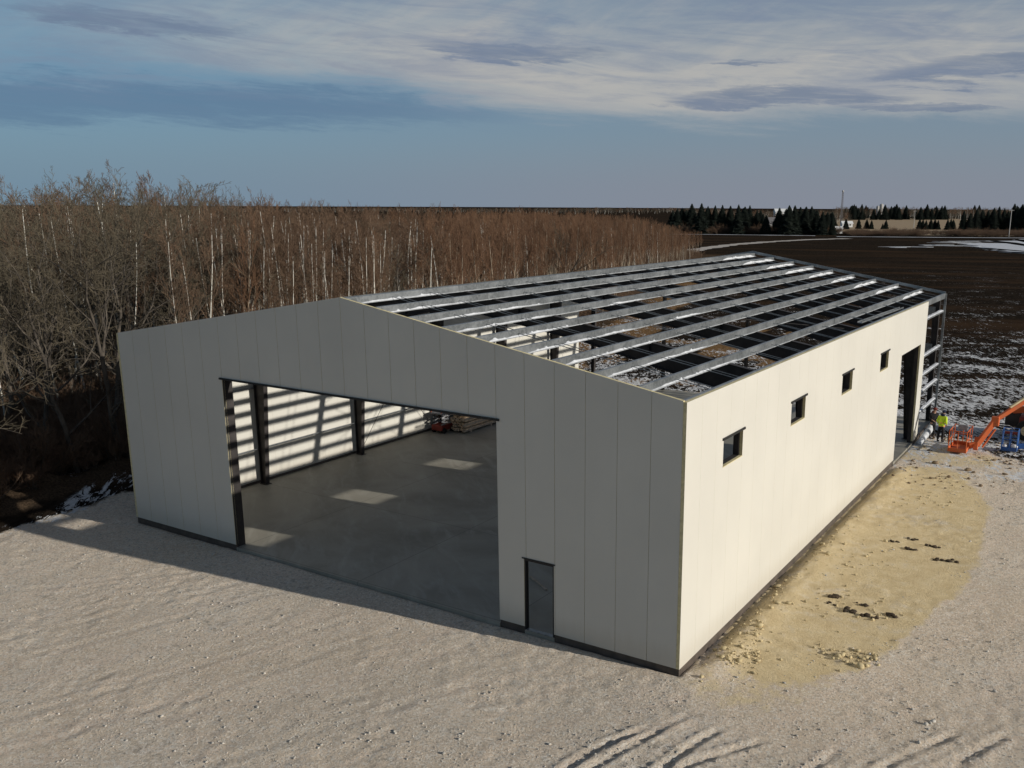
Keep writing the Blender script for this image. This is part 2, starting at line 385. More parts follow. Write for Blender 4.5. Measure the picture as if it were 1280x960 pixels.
def bark(name, a, b, sc=5):
    t = NT(name); P = t.tc.outputs['Object']; n = t.noise(t.mapv(P, sc=(1, 1, .35)), sc, 5, .65)
    t.set('Base Color', t.mix(t.ss(n, .35, .65), a, b)); t.set('Roughness', .9); return t.mat
def birch_bark():
    t = NT('white_birch_bark'); P = t.tc.outputs['Object']
    n = t.noise(t.mapv(P, sc=(2, 2, 7)), 1.2, 4, .6); n2 = t.noise(P, .8, 3)
    c = t.mix(t.ss(n2, .3, .7), (.50, .47, .40), (.64, .61, .54)); c = t.mix(t.m('MULTIPLY', t.ss(n, .58, .66), .8), c, (.07, .06, .05))
    t.set('Base Color', c); t.set('Roughness', .8); return t.mat
M['bark_grey'] = bark('grey_brown_bark', (.04, .033, .027), (.105, .087, .068))
M['bark_birch'] = birch_bark()
M['bark_poplar'] = bark('tan_poplar_bark', (.19, .15, .105), (.37, .305, .225))
def twig(name, a, b):
    t = NT(name); oi = t.N('ShaderNodeObjectInfo'); n = t.noise(t.tc.outputs['Object'], .9, 3)
    f = t.m('ADD', t.m('MULTIPLY', t.ss(n, .3, .7), .5), t.m('MULTIPLY', oi.outputs['Random'], .5))
    t.set('Base Color', t.mix(f, a, b)); t.set('Roughness', .85); return t.mat
M['twig_grey'] = twig('grey_brown_twigs', (.060, .048, .032), (.150, .122, .080))
M['twig_birch'] = twig('russet_birch_twigs', (.095, .056, .034), (.175, .112, .070))
M['twig_red'] = twig('russet_poplar_twigs', (.122, .064, .036), (.212, .120, .068))
def needles(name, a, b):
    t = NT(name); n = t.noise(t.tc.outputs['Object'], 1.1, 4); t.set('Base Color', t.mix(t.ss(n, .3, .7), a, b)); t.set('Roughness', .9); return t.mat
M['needles'] = needles('dark_spruce_needles', (.008, .014, .010), (.022, .032, .020))
M['tan_grass'] = needles('dry_tan_stubble', (.27, .185, .10), (.36, .26, .15))
M['scrub'] = twig('brown_scrub', (.075, .042, .026), (.13, .078, .05))

# ------------------------------------------------------------------ terrain: one sheet to the horizon
def axis(lo, hi, step, far, growth=1.13):
    a = list(np.arange(lo, hi, step)); s = step; v = a[-1]
    while v < far: s *= growth; v += s; a.append(v)
    s = step; v = lo
    while v > -far: s *= growth; v -= s; a.insert(0, v)
    return np.array(a)
RUTS = [((-1.1, -7.9), (-.1, -3.9), (.75, -1.75)), ((6.85, -1.6), (7.7, .55), (8.3, 1.9)), ((-.6, -8.5), (.34, -3.78), (1.15, -1.41)), ((.55, -8.2), (1.54, -3.63), (2.13, -1.39)), ((.9, -8.2), (1.96, -3.66), (3.2, -1.5)), ((3.5, -4.4), (4.48, -2.03), (4.9, -1.0)),
        ((5.6, -2.2), (6.42, -.09), (7.26, 1.43)), ((6.2, -2.2), (7.05, -.58), (7.75, 1.1)),
        ((-19.5, -12), (-17.2, -6), (-15.2, -1.0)), ((-17.7, -12), (-15.4, -6), (-13.6, -1.0)), ((-14.5, -13), (-12.0, -7), (-10.2, -1.5)), ((-12.7, -13), (-10.3, -7), (-8.6, -1.5)),
        ((-24, -9), (-20, -4.6), (-17, -1)), ((-8.4, -11), (-6.4, -7), (-4.6, -3.2))]
def seg_dist(X, Y, a, b):
    ax, ay = a; bx, by = b; dx, dy = bx - ax, by - ay
    t = np.clip(((X - ax) * dx + (Y - ay) * dy) / (dx * dx + dy * dy), 0, 1)
    return np.hypot(X - ax - t * dx, Y - ay - t * dy), t
EDGE = [(-31, -30), (-31, -6), (-32.5, 25), (-40, 60), (-58, 118), (-86, 192)]
def edge_x(Y):
    return np.interp(Y, [p[1] for p in EDGE], [p[0] for p in EDGE])
def height(X, Y):
    near = (np.abs(X) < 70) & (np.abs(Y) < 90)
    h = (fbm(X / 3.2, Y / 3.2, 5, 4) - .5) * .075 + (fbm(X / .55, Y / .55, 9, 3) - .5) * .026 + (fbm((X * .91 - Y * .41) / .45, (X * .41 + Y * .91) / 3.5, 21, 3) - .5) * .009 + (fbm(X / .26, Y / .26, 13, 2) - .5) * .06 * sstep(.40, .66, fbm(X / 1.7, Y / 1.7, 15, 3))
    for k, r in enumerate(RUTS):
        k -= 2
        d = None; run = 0.0; U = 0.0 * X
        for a, b in zip(r, r[1:]):
            q, t = seg_dist(X + .05 * np.sin(Y * 2.1 + k), Y, a, b); ln = math.hypot(b[0] - a[0], b[1] - a[1])
            if d is None: d = q; U = run + t * ln
            else: U = np.where(q < d, run + t * ln, U); d = np.minimum(d, q)
            run += ln
        fade = sstep(0, .8, U) * sstep(run, run - .8, U)
        if k < 6:
            tread = .62 + .38 * np.sin(U * 2 * math.pi / .30 + 3 * vnoise(X, Y, 7))
            h += fade * .060 * (-np.exp(-(d / .085) ** 2) * (.35 + .65 * tread) + .85 * np.exp(-((d - .20) / .075) ** 2) * tread) * (.35 + 1.1 * vnoise(X / .4, Y / .4, 40 + k))
        else:
            h += fade * .010 * (-np.exp(-(d / .16) ** 2) + .8 * np.exp(-((d - .30) / .11) ** 2)) * (.3 + 1.2 * vnoise(X / .3, Y / .3, 40 + k))
    # cut under the slab, dirt banked along the walls, soil berm by the wood
    inside = sstep(.25, -.05, np.maximum(np.abs(X + 12.192) - 12.05, np.abs(Y - 18.15) - 18.0))
    h = h * (1 - inside) - .12 * inside
    rw = np.exp(-((X - .75) / .45) ** 2) * sstep(-.5, 1.5, Y) * sstep(25.5, 24, Y) * (.04 + .10 * fbm(X / .4, Y / .8, 61, 3)); h += rw - .10 * np.exp(-((X - .16) / .16) ** 2) * sstep(0, 2, Y) * sstep(25.5, 24, Y)
    berm = np.exp(-((X - edge_x(Y) - .3 - .8 * np.sin(Y * .3)) / 2.0) ** 2) * sstep(-14, -3, Y) * sstep(16, 8, Y)
    h += berm * (.35 + .8 * fbm(X / 1.1, Y / 1.1, 71, 4))
    fld = sstep(36, 44, Y) ; h += -.12 * fld * (X > -60)
    return np.where(near, h, -.1 + 0 * X)
def build_ground():
    xs = axis(-33, 11, .09, 9000); ys = axis(-14.5, 33, .09, 12000)
    X, Y = np.meshgrid(xs, ys); nx, ny = len(xs), len(ys)
    Z = height(X, Y)
    w1 = (fbm(X / 2.5, Y / 2.5, 31, 4) - .5) * 3.2
    ex = edge_x(Y)
    # masks that say what lies on the ground
    yard = np.clip(1 - sstep(-1, 1, (Y + w1 * .8 - np.where(X > -2, 32.5 - 3.0 * sstep(2.8, 4.2, X), 36.5)) / 1.2), 0, 1) * sstep(-1, 1, (X - ex - 3.4 + w1 * .4))
    wood = sstep(1.0, -1.0, X - ex - 2.2 + w1 * .5)
    t = np.hypot((X - 2.0) / 3.6, (Y - 13.2) / 12.4); wob = (fbm(X / 1.6, Y / 1.6, 77, 3) - .5) * .22
    sand = sstep(1.17, .83, t + wob) * (X > -.6)
    sand = np.maximum(sand, .48 * sstep(3.6, 1.0, np.hypot(X - 1.6, (Y - 1.2) * .8)) * (X > -.6))
    sand = np.maximum(sand, .55 * sstep(3.2, 1.5, np.hypot((X - 1.8) / 1.5, Y - 28.2)))
    dist_field = Y - .35 * X                    # grows away from the shed
    snow = np.interp(dist_field, [30, 34, 38, 46, 58, 72, 95, 130, 220], [.0, .28, .55, .52, .42, .26, .11, .06, .03])
    snow = snow * sstep(-1.2, 1.5, X + 42 + Y * .45)
    snow = np.where(Y > 36, snow, np.where(X > -1, np.interp(Y, [23.5, 26, 30, 36], [0, .34, .52, .62]), 0))
    snow = np.where((X > -1) & (Y < 37), snow * sstep(9.5, 5.5, np.abs(X - 2.5)), snow)
    strip = np.exp(-((X - ex - 3.1 + .5 * np.sin(Y * .7)) / .55) ** 2) * sstep(-4.5, -2, Y) * (Y < 120)
    snow = np.maximum(snow, .36 * strip)
    snow = np.maximum(snow, .36 * np.exp(-((X - ex + .9) / 1.2) ** 2) * (np.abs(Y - 3.5) < 2.5))
    grass = sstep(10, 5, X - ex + (fbm(X / 5, Y / 5, 88, 3) - .5) * 9) * (Y > 33)
    grass *= sstep(215, 190, Y); wood *= sstep(230, 205, Y)
    grass = np.maximum(grass, .75 * (fbm(X / 6, Y / 6, 90, 3) > .60) * (Y > 37) * (Y < 75) * (X < -8))
    idx = np.arange(nx * ny).reshape(ny, nx)
    q = np.stack([idx[:-1, :-1], idx[:-1, 1:], idx[1:, 1:], idx[1:, :-1]], -1).reshape(-1, 4)
    o = np_mesh('ground', np.stack([X, Y, Z], -1).reshape(-1, 3), q, M['ground'], smooth=True,
                attrs={'yard': yard.ravel(), 'sand': sand.ravel(), 'snow': snow.ravel(), 'wood': wood.ravel(), 'grass': grass.ravel()})
    tag(o, kind='structure')
build_ground()
def hz(x, y): return float(height(np.array([[float(x)]]), np.array([[float(y)]]))[0, 0])

def sheet(name, pts, mat, z):
    mb = MB(); n = len(pts); mb.add([(x, y, z) for x, y in pts] + [(x, y, z - .06) for x, y in pts], [tuple(range(n))] + [(i, n + i, n + (i + 1) % n, (i + 1) % n) for i in range(n)])
    return tag(mb.build(name, mat), kind='structure')
def ribbon(name, line, w, mat, z, seed=3):
    rng = random.Random(seed); a = []; b = []; pts = []
    for p, q in zip(line, line[1:]):
        for k in range(12): t = k / 12; pts.append((p[0] + (q[0] - p[0]) * t, p[1] + (q[1] - p[1]) * t))
    pts.append(line[-1])
    for i, p in enumerate(pts):
        q = pts[min(i + 1, len(pts) - 1)]; r = pts[max(i - 1, 0)]; d = Vector((q[0] - r[0], q[1] - r[1])).normalized(); n = Vector((-d.y, d.x))
        ww = w * rng.uniform(.55, 1.2); a.append(Vector(p) + n * ww / 2); b.append(Vector(p) - n * ww / 2)
    mb = MB(); k = len(a); mb.add([(v.x, v.y, z) for v in a] + [(v.x, v.y, z) for v in b], [(i, k + i, k + i + 1, i + 1) for i in range(k - 1)])
    return tag(mb.build(name, mat), kind='structure')
M['track'] = simple('pale_farm_track', (.42, .37, .32), .95, 0, .2, .2)
ribbon('snow_bank', [(-215, 366), (-171, 390), (-122, 405)], 5.5, M['snow'], .03, 5)
ribbon('snow_bank', [(-110, 398), (-70, 416), (-20, 441), (40, 470)], 5.5, M['snow'], .05, 6)
RAG = [(-48, 345), (-40, 318), (-30, 296), (-19, 274), (10, 262), (60, 300), (60, 420), (-10, 428), (-36, 418), (-34, 392), (-48, 380), (-33, 366)]
rgs = random.Random(21); rag = []
for p, q in zip(RAG, RAG[1:] + RAG[:1]):
    n_ = max(2, int(math.hypot(q[0] - p[0], q[1] - p[1]) / 1.6))
    for k in range(n_): t = k / n_; rag.append((p[0] + (q[0] - p[0]) * t + rgs.gauss(0, 2.6), p[1] + (q[1] - p[1]) * t + rgs.gauss(0, 1.6)))
sheet('snow_patch', rag, M['snow'], .0)
for k in range(26):
    cx, cy = rgs.uniform(-62, -22), rgs.uniform(275, 400); L_ = rgs.uniform(2, 9)
    if cx > -44 + (cy - 345) * -.2: continue
    pts = [(cx + L_ * math.cos(a / 9 * 6.283) * rgs.uniform(.6, 1.1) * .86 - 1.2 * math.sin(a / 9 * 6.283) * .5, cy + L_ * math.cos(a / 9 * 6.283) * .5 + 1.4 * math.sin(a / 9 * 6.283) * rgs.uniform(.5, 1.2)) for a in range(9)]
    sheet('snow_patch', pts, M['snow'], .0)
sheet('stubble_field', [(-128, 480), (-112, 440), (-60, 452), (60, 520), (300, 640), (-150, 1230), (-330, 1230), (-260, 800)], M['tan_grass'], -.01)

def on_ground(px_, w):
    a = (px_ - 735.18) / 1144.48; b_ = (-CAMPOS.z - w * FW.z - w * a * RT.z) / UP.z / w
    p = CAMPOS + (FW + RT * a + UP * b_) * w; return (p.x, p.y)
ribbon('farm_track', [on_ground(*q) for q in ((846, 246), (870, 280), (915, 318), (960, 346), (1010, 372), (1060, 388))], 6.0, M['track'], .02)

# ------------------------------------------------------------------ the steel shed
W = 24.384; H = 7.753; RZ = 9.784; SL = (RZ - H) / (W / 2); LEN = 36.3; ZB = .21
def roofz(x): return H + SL * min(-x, W + x)
shed = thing('steel_shed', 'large white panel clad steel shed under construction with open purlin roof', 'building')
GAP = .010
def panel_prism(mb, axis_, a0, a1, z0, zt0, zt1, f, b):
    """a0..a1 along the wall; f outer face position, b inner face position"""
    if axis_ == 'x':   # wall runs along x, outer face towards -y
        mb.hexa([(a0, f, z0), (a1, f, z0), (a1, b, z0), (a0, b, z0)], [(a0, f, zt0), (a1, f, zt1), (a1, b, zt1), (a0, b, zt0)], 1)
        n = len(mb.f); mb.m[n - 4] = 0; mb.m[n - 2] = 0
    else:              # wall runs along y
        lo, hi = min(f, b), max(f, b)
        mb.hexa([(lo, a0, z0), (hi, a0, z0), (hi, a1, z0), (lo, a1, z0)], [(lo, a0, zt0), (hi, a0, zt0), (hi, a1, zt1), (lo, a1, zt1)], 1)
        n = len(mb.f); mb.m[n - 3] = 0; mb.m[n - 1] = 0
def strip_back(mb, axis_, a, z0, z1, f, b):
    if axis_ == 'x': mb.box(a - GAP / 2 + .001, a + GAP / 2 - .001, f, b, z0, z1, 2)
    else: mb.box(min(f, b), max(f, b), a - .0013, a + .0013, z0, z1, 0)
M['seam'] = simple('panel_joint_sealant', (.05, .048, .042), .8)
# front gable wall: 24 vertical panels
DOOR = (-18.288, -6.096, 6.55); PD = (-5.16, -4.10, 2.42)
mb = MB(); ridge = -W / 2
seams = [ridge + 1.016 * k for k in range(-12, 13)]; seams[0] = -W + .1; seams[-1] = -.1
cols = sorted(set(seams + [PD[0]]))
cols = [c for c in cols]
for a, b in zip(cols, cols[1:]):
    ga = a + (GAP / 2 if a in seams else 0); gb = b - (GAP / 2 if b in seams else 0)
    mid = (a + b) / 2; z0 = ZB
    if DOOR[0] < mid < DOOR[1]: z0 = DOOR[2]
    if PD[0] - .001 < mid < -5.08 or -5.08 < mid < -4.06: z0 = PD[2]
    panel_prism(mb, 'x', ga, gb, z0, roofz(ga) - .01, roofz(gb) - .01, 0.0, .1)
panel_prism(mb, 'x', -4.10, -4.064 - GAP / 2, ZB, PD[2] - .001, PD[2] - .001, 0.0, .1)
for a in seams[1:-1]:
    z0 = DOOR[2] if DOOR[0] + .1 < a < DOOR[1] - .1 else (PD[2] if abs(a + 5.08) < .02 else ZB)
    strip_back(mb, 'x', a, z0 + .003, roofz(a) - .02, .012, .088)
front = mb.build('front_wall', [M['panel'], M['foam'], M['seam']], shed)
# side walls
WINS = [(2.57, 4.07), (8.50, 10.02), (14.66, 16.16), (20.84, 22.36)]; WZ = (5.36, 6.21)
SD = (25.2, 29.72, 5.55)
def side_wall(name, f, b, y1, wins, doors, ztop):
    mb = MB(); sm = list(np.arange(0, y1 - .3, 1.016)) + [y1]
    cuts = sorted(set([round(float(s), 4) for s in sm] + [v for w in wins for v in w] + [v for d in doors for v in d[:2]]))
    smr = [round(float(s), 4) for s in sm]
    for a, c in zip(cuts, cuts[1:]):
        g = .003
        ga = a + (g / 2 if a in smr and a > 0 else 0); gc = c - (g / 2 if c in smr and c < y1 else 0); mid = (a + c) / 2
        iv = [(ZB, ztop)]
        for w in wins:
            if w[0] < mid < w[1]: iv = [(ZB, WZ[0]), (WZ[1], ztop)]
        for d in doors:
            if d[0] < mid < d[1]: iv = [(d[2], ztop)]
        for z0, z1 in iv: panel_prism(mb, 'y', ga, gc, z0, z1, z1, f, b)
    for a in smr[1:-1]:
        iv = [(ZB, ztop)]
        for w in wins:
            if w[0] < a < w[1]: iv = [(ZB, WZ[0]), (WZ[1], ztop)]
        for d in doors:
            if d[0] < a < d[1]: iv = [(d[2], ztop)]
        s = 1 if f > b else -1
        for z0, z1 in iv: strip_back(mb, 'y', a, z0 + .003, z1 - .003, f - s * .0015, b + s * .01)
    return mb.build(name, [M['panel'], M['foam'], M['seam']], shed)
side_wall('side_wall', 0.0, -.1, 30.85, WINS, [SD], H - .02)
LEFT_END = 34.45
side_wall('side_wall', -W, -W + .1, LEFT_END, [], [], H - .02)
# base trim and slab
for nm, bx in (('a', (-W + .02, DOOR[0] - .02, .025, .13)), ('b', (DOOR[1] + .02, PD[0], .025, .13)), ('c', (PD[1], -.02, .025, .13)), ('d', (-.13, -.022, .14, SD[0])), ('e', (-.13, -.022, SD[1], 36.3)), ('f', (-W + .022, -W + .13, .14, 36.3))):
    b_ = MB(); b_.box(bx[0], bx[1], bx[2], bx[3], -.25, ZB - .003); b_.build('base_trim', M['base_trim'], shed)
slab = MB(); slab.box(-W + .132, -.132, .132, 36.2, -.2, .1)
slab.box(DOOR[0], DOOR[1], .004, .130, -.2, .098); slab.box(PD[0] + .002, PD[1] - .002, .004, .130, -.2, .098); slab.box(-.130, -.004, SD[0] + .002, SD[1] - .002, -.2, .098)
tag(slab.build('concrete_floor', M['slab']), kind='structure')
# black head flashings and opening frames
def frame_y(y0, y1, z0, z1, x):
    """opening in the right wall: lintel flashing and the galvanised sub-frame set in the hole"""
    l = MB(); l.box(-.02, .035, y0 - .09, y1 + .12, z1 - .035, z1 + .035)
    return l
for w in WINS:
    o = MB(); t_ = .05; xo, xi = -.115, -.29
    o.box(xi, xo, w[0] - t_ + .03, w[0] + .03, WZ[0] - t_, WZ[1] + t_); o.box(xi, xo, w[1] - .03, w[1] + t_ - .03, WZ[0] - t_, WZ[1] + t_)
    o.box(xi, xo, w[0] + .031, w[1] - .031, WZ[0] - t_ + .02, WZ[0] + .02); o.box(xi, xo, w[0] + .031, w[1] - .031, WZ[1] - .02, WZ[1] + t_ - .02)
    wo = o.build('window_frame', M['black_steel'], shed)
    frame_y(w[0], w[1], WZ[0], WZ[1], 0).build('lintel', M['black_trim'], wo)
    s_ = MB(); s_.box(-.098, .004, w[0] + .002, w[1] - .002, WZ[0] - .001, WZ[0] + .022); s_.build('sill', M['foam'], wo)
l = MB(); l.box(DOOR[0] - .12, DOOR[1] + .12, -.05, -.003, DOOR[2] - .045, DOOR[2] + .02); l.box(DOOR[0] + .002, DOOR[1] - .002, .002, .30, DOOR[2] - .05, DOOR[2] - .004)
l.build('door_lintel', M['black_trim'], shed)
jf = MB()
for x0, x1 in ((DOOR[0] - .20, DOOR[0] - .002), (DOOR[1] + .002, DOOR[1] + .20)): jf.box(x0, x1, .105, .42, .1, DOOR[2] + .25)
jf.box(DOOR[0], DOOR[1], .31, .42, DOOR[2] - .002, DOOR[2] + .22); jf.build('door_frame', M['black_steel'], shed)
pf = MB(); pf.box(PD[0] - .07, PD[1] + .05, -.02, -.003, PD[2] - .025, PD[2] + .015); pf.box(PD[0] + .001, PD[0] + .05, .012, .16, .10, PD[2] - .032); pf.box(PD[1] - .05, PD[1] - .001, .012, .16, .10, PD[2] - .032); pf.box(PD[0] + .051, PD[1] - .051, .012, .16, PD[2] - .085, PD[2] - .033)
pf.build('entrance_frame', M['black_trim'], shed)
th = MB(); th.box(PD[0] + .052, PD[1] - .052, -.015, .128, .099, .125); th.build('threshold', M['galv'], shed)
sf = MB(); sf.box(-.30, -.105, SD[0] - .15, SD[0] - .003, .1, SD[2] + .2); sf.box(-.30, -.105, SD[1] + .003, SD[1] + .15, .1, SD[2] + .2); sf.box(-.30, -.105, SD[0], SD[1], SD[2] - .001, SD[2] + .2)
sf.build('door_frame', M['black_steel'], shed)

# portal frames
FY = [.30, 6.1, 12.2, 18.3, 24.4, 30.5, 35.95]
PURH = .22
def portal(y, end=False):
    mb = MB(); ft = .018; fwid = .11; wt = .008
    kd = .52 if end else .95; md = .40 if end else .62
    def half(s):
        X = (lambda x: x) if s > 0 else (lambda x: -W - x)
        top = lambda x: H - SL * x - PURH
        xo = -.30; c0 = -.52 if end else -.62; c1 = -.66 if end else -1.12
        kz = top(c1) - kd
        # column web, knee, rafter web as quads in the frame plane
        webs = [[(xo, .1), (c0, .1), (c1, kz), (xo, top(xo) - .02)], [(xo, top(xo) - .02), (c1, kz), (c1, top(c1)), (xo, top(xo))],
                [(c1, kz), (-6.6, top(-6.6) - md), (-6.6, top(-6.6)), (c1, top(c1))], [(-6.6, top(-6.6) - md), (ridge, top(ridge) - md - .06), (ridge, top(ridge)), (-6.6, top(-6.6))]]
        for q in webs:
            pts = [(X(x), z) for x, z in q]
            a = [(x, y - wt, z) for x, z in pts]; b = [(x, y + wt, z) for x, z in pts]
            mb.add(a + b, [(0, 1, 2, 3), (7, 6, 5, 4)] + [(i, 4 + i, 4 + (i + 1) % 4, (i + 1) % 4) for i in range(4)])
        for p, q in [((xo, .1), (xo, top(xo))), ((c0, .1), (c1, kz)), ((c1, kz), (-6.6, top(-6.6) - md)), ((-6.6, top(-6.6) - md), (ridge, top(ridge) - md - .06)), ((xo, top(xo)), (ridge, top(ridge)))]:
            mb.beam((X(p[0]), y, p[1]), (X(q[0]), y, q[1]), 2 * fwid, ft, up=(0, 0, 1) if abs(p[0] - q[0]) > 1 else (1, 0, 0))
        for x in (-4.2, -9.5): mb.box(X(x) - .006, X(x) + .006, y - fwid + .01, y + fwid - .01, top(x) - .60, top(x) - .015)
        mb.box(min(X(-.28), X(-.72)), max(X(-.28), X(-.72)), y - .16, y + .16, .10, .125)
    half(1); half(-1)
    return mb.build('portal_frame', M['black_steel'], shed)
for y in FY: portal(y, y > 35)
# end posts of the back gable
for x in (-6.1, -12.19, -18.29):
    p = MB(); z1 = roofz(x) - PURH - .75
    p.box(x - .1, x + .1, 35.86, 35.878, .1, z1); p.box(x - .1, x + .1, 36.05, 36.068, .1, z1); p.box(x - .006, x + .006, 35.879, 36.049, .1, z1); p.build('end_post', M['black_steel'], shed)
# cleats on the rear corner column
for z in (6.75, 4.55):
    cl = MB(); cl.box(-.98, -.52, 35.78, 35.83, z - .28, z + .22); cl.box(-.88, -.62, 35.70, 35.779, z - .18, z - .02); cl.build('cleat_plate', M['galv'], shed)

# purlins: Z sections
def zsec(mb, s, x, y0, y1, h=PURH, lip=.07):
    """s=1 right slope, -1 left slope; x measured on the right slope"""
    X = (lambda v: v) if s > 0 else (lambda v: -W - v)
    zt = H - SL * x - .004; zb = zt - h; t = .006
    def bx(a, b, z0, z1, sl=0, mi=0):
        xa, xb = X(a), X(b); za, zb2 = (0, -SL * (b - a) if sl else 0)
        P = [(xa, z0), (xb, z0 + zb2), (xb, z1 + zb2), (xa, z1)]
        if xa > xb: P = [P[1], P[0], P[3], P[2]]
        A = [(p[0], y0, p[1]) for p in P]; B = [(p[0], y1, p[1]) for p in P]
        mb.add(A + B, [(0, 1, 2, 3), (7, 6, 5, 4)] + [(4 + i, 4 + (i + 1) % 4, (i + 1) % 4, i) for i in range(4)], mi)
    bx(x - t / 2, x + t / 2, zb, zt)                 # web
    bx(x - lip, x - t / 2 - .0005, zt - t + SL * lip, zt + SL * lip, 1)       # top flange, uphill
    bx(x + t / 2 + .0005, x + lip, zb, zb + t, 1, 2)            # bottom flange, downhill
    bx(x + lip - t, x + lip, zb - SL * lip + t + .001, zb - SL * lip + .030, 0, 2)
LINES = [-12.02, -10.72, -9.38, -8.09, -6.84, -5.50, -4.17, -2.82, -1.42]
rng = random.Random(4)
def snow_ridge(s, x, y0, y1, lo, hi, seed, thick=.055):
    r = random.Random(seed); X = (lambda v: v) if s > 0 else (lambda v: -W - v)
    zb = H - SL * x - .004 - PURH + .007; n = int((y1 - y0) / .09); vs = []; h = lo
    env = 0
    for i in range(n + 1):
        y = y0 + (y1 - y0) * i / n; u = i / n
        env = .55 + .45 * math.sin(i * .35 + seed) * math.sin(i * .11 + seed * 2)
        h = .6 * h + .4 * (lo + (hi - lo) * env * r.uniform(.25, 1.1)); hh = h * min(1, u * 6 + .25, (1 - u) * 6 + .1)
        if r.random() < .05: hh += r.uniform(.02, .06)
        tk = thick * (.6 + .4 * min(1, hh / hi))
        for dx, z in ((.006, 0), (.006 + tk, -.004), (.006 + tk * .75, hh * .6), (.009, hh)): vs.append((X(x + dx), y, zb + z))
    fs = []
    for i in range(n):
        for k in range(4): a = i * 4 + k; b = i * 4 + (k + 1) % 4; fs.append((a, b, b + 4, a + 4))
    fs += [(3, 2, 1, 0), (n * 4, n * 4 + 1, n * 4 + 2, n * 4 + 3)]
    m_ = MB(); m_.add(vs, fs); return m_
for s in (1, -1):
    for k, x in enumerate(LINES):
        mb = MB(); jog = 0
        for i, (a, b) in enumerate(zip(FY, FY[1:])):
            zsec(mb, s, x + (.011 if i % 2 else 0), (a - .3 if i else .115), (b + .3 if i < 5 else 36.28))
        for y in FY:      # black cleats that carry the purlin on the frames
            X = x if s > 0 else -W - x; zt = H - SL * x - PURH
            mb.box(X - .022, X - .015, y - .07, y + .07, zt, zt + .17, 1)
        p = mb.build('purlin', [M['galv'], M['black_steel'], M['frost_sunlit']], shed)
        if k != 0 or s > 0:
            y0 = .35 + rng.uniform(0, .5); snow_ridge(s, x, y0, y0 + rng.uniform(4.2, 7.2), .012, .085, k * 7 + 3 + s).build('snow', M['snow'], p)
            y0 = rng.uniform(30.6, 31.4); snow_ridge(s, x, y0, 36.2, .09, .17, k * 5 + 60 + s, .03).build('snow', M['snow'], p)
            if k in (3, 5): y0 = rng.uniform(9, 15); snow_ridge(s, x, y0, y0 + 3, .02, .09, k + 200).build('snow', M['snow'], p)
    X = (lambda v: v) if s > 0 else (lambda v: -W - v)
    es = MB(); y1 = 36.28
    es.box(min(X(-.105), X(-.113)), max(X(-.105), X(-.113)), .13, y1, H - .30, H - .002); es.box(min(X(-.114), X(-.20)), max(X(-.114), X(-.20)), .13, y1, H - .008, H + .004); es.box(min(X(-.114), X(-.20)), max(X(-.114), X(-.20)), .13, y1, H - .30, H - .292)
    es.build('eave_strut', M['galv'], shed)
    # sag angles between purlins, two crossed rows in every bay
    for i, (a, b) in enumerate(zip(FY, FY[1:])):
        for u in (1 / 3, 2 / 3):
            y = a + (b - a) * u; mb = MB()
            xs_ = LINES + [-.15]
            for x0, x1 in zip(xs_, xs_[1:]):
                zt0 = H - SL * x0; zt1 = H - SL * x1
                mb.beam((X(x0 + .01), y, zt0 - PURH + .09), (X(x1 - .01), y, zt1 - PURH + .09), .020, .020)
                mb.beam((X(x0 + .01), y + .42, zt0 - PURH + .05), (X(x1 - .01), y + .42, zt1 - PURH + .05), .020, .020)
            mb.build('sag_angle', M['galv'], shed)
    rk = MB(); rk.beam((X(-.1), 36.25, H + .01), (X(ridge), 36.25, RZ + .01), .06, .16); rk.build('rake_channel', M['galv'], shed)
rc = MB(); rc.box(ridge - .26, ridge - .235, .13, 36.25, RZ - .24, RZ - .08); rc.build('ridge_tie', M['galv'], shed)
# girts
def girt(x0, x1, y0, y1, z, name='girt', snowy=False, sgn=1):
    mb = MB(); mb.box(x0, x1, y0, y1, z, z + .006)
    xe = x1 if sgn > 0 else x0
    mb.box(xe - .003 - .003 * sgn, xe + .003 - .003 * sgn, y0, y1, z - .075, z - .001); xo = x0 if sgn > 0 else x1
    mb.box(xo - .003 + .003 * sgn, xo + .003 + .003 * sgn, y0, y1, z + .007, z + .06)
    g = mb.build(name, M['galv'], shed)
    if snowy:
        s_ = MB(); n = 26; vs = []
        for i in range(n + 1):
            y = y0 + .05 + (y1 - y0 - .1) * i / n; hh = .035 + .05 * rng.random()
            vs += [(x0 + .01, y, z + .008), (x1 - .012, y, z + .008), (x1 - .04, y, z + hh * .7), (x0 + .04, y, z + hh)]
        fs = [(i * 4 + k, i * 4 + (k + 1) % 4, i * 4 + 4 + (k + 1) % 4, i * 4 + 4 + k) for i in range(n) for k in range(4)] + [(3, 2, 1, 0), (n * 4, n * 4 + 1, n * 4 + 2, n * 4 + 3)]
        s_.add(vs, fs); s_.build('snow', M['snow'], g)
for z in (1.72, 4.58): girt(-W + .102, -W + .305, .45, 34.4, z, sgn=-1)
for z in (6.73, 4.65, 3.57, 2.60, 1.45): girt(-.305, -.102, 30.86, 36.28, z, snowy=True)
for z in (1.72, 4.58): girt(-.305, -.102, .45, SD[0] - .2, z)
cp = MB(); cp.box(-.16, -.03, 36.285, 36.36, -.1, H - .02); cp.build('corner_post', M['galv'], shed)
cp = MB(); cp.box(-W + .03, -W + .16, 36.285, 36.36, -.1, H - .02); cp.build('corner_post', M['galv'], shed)
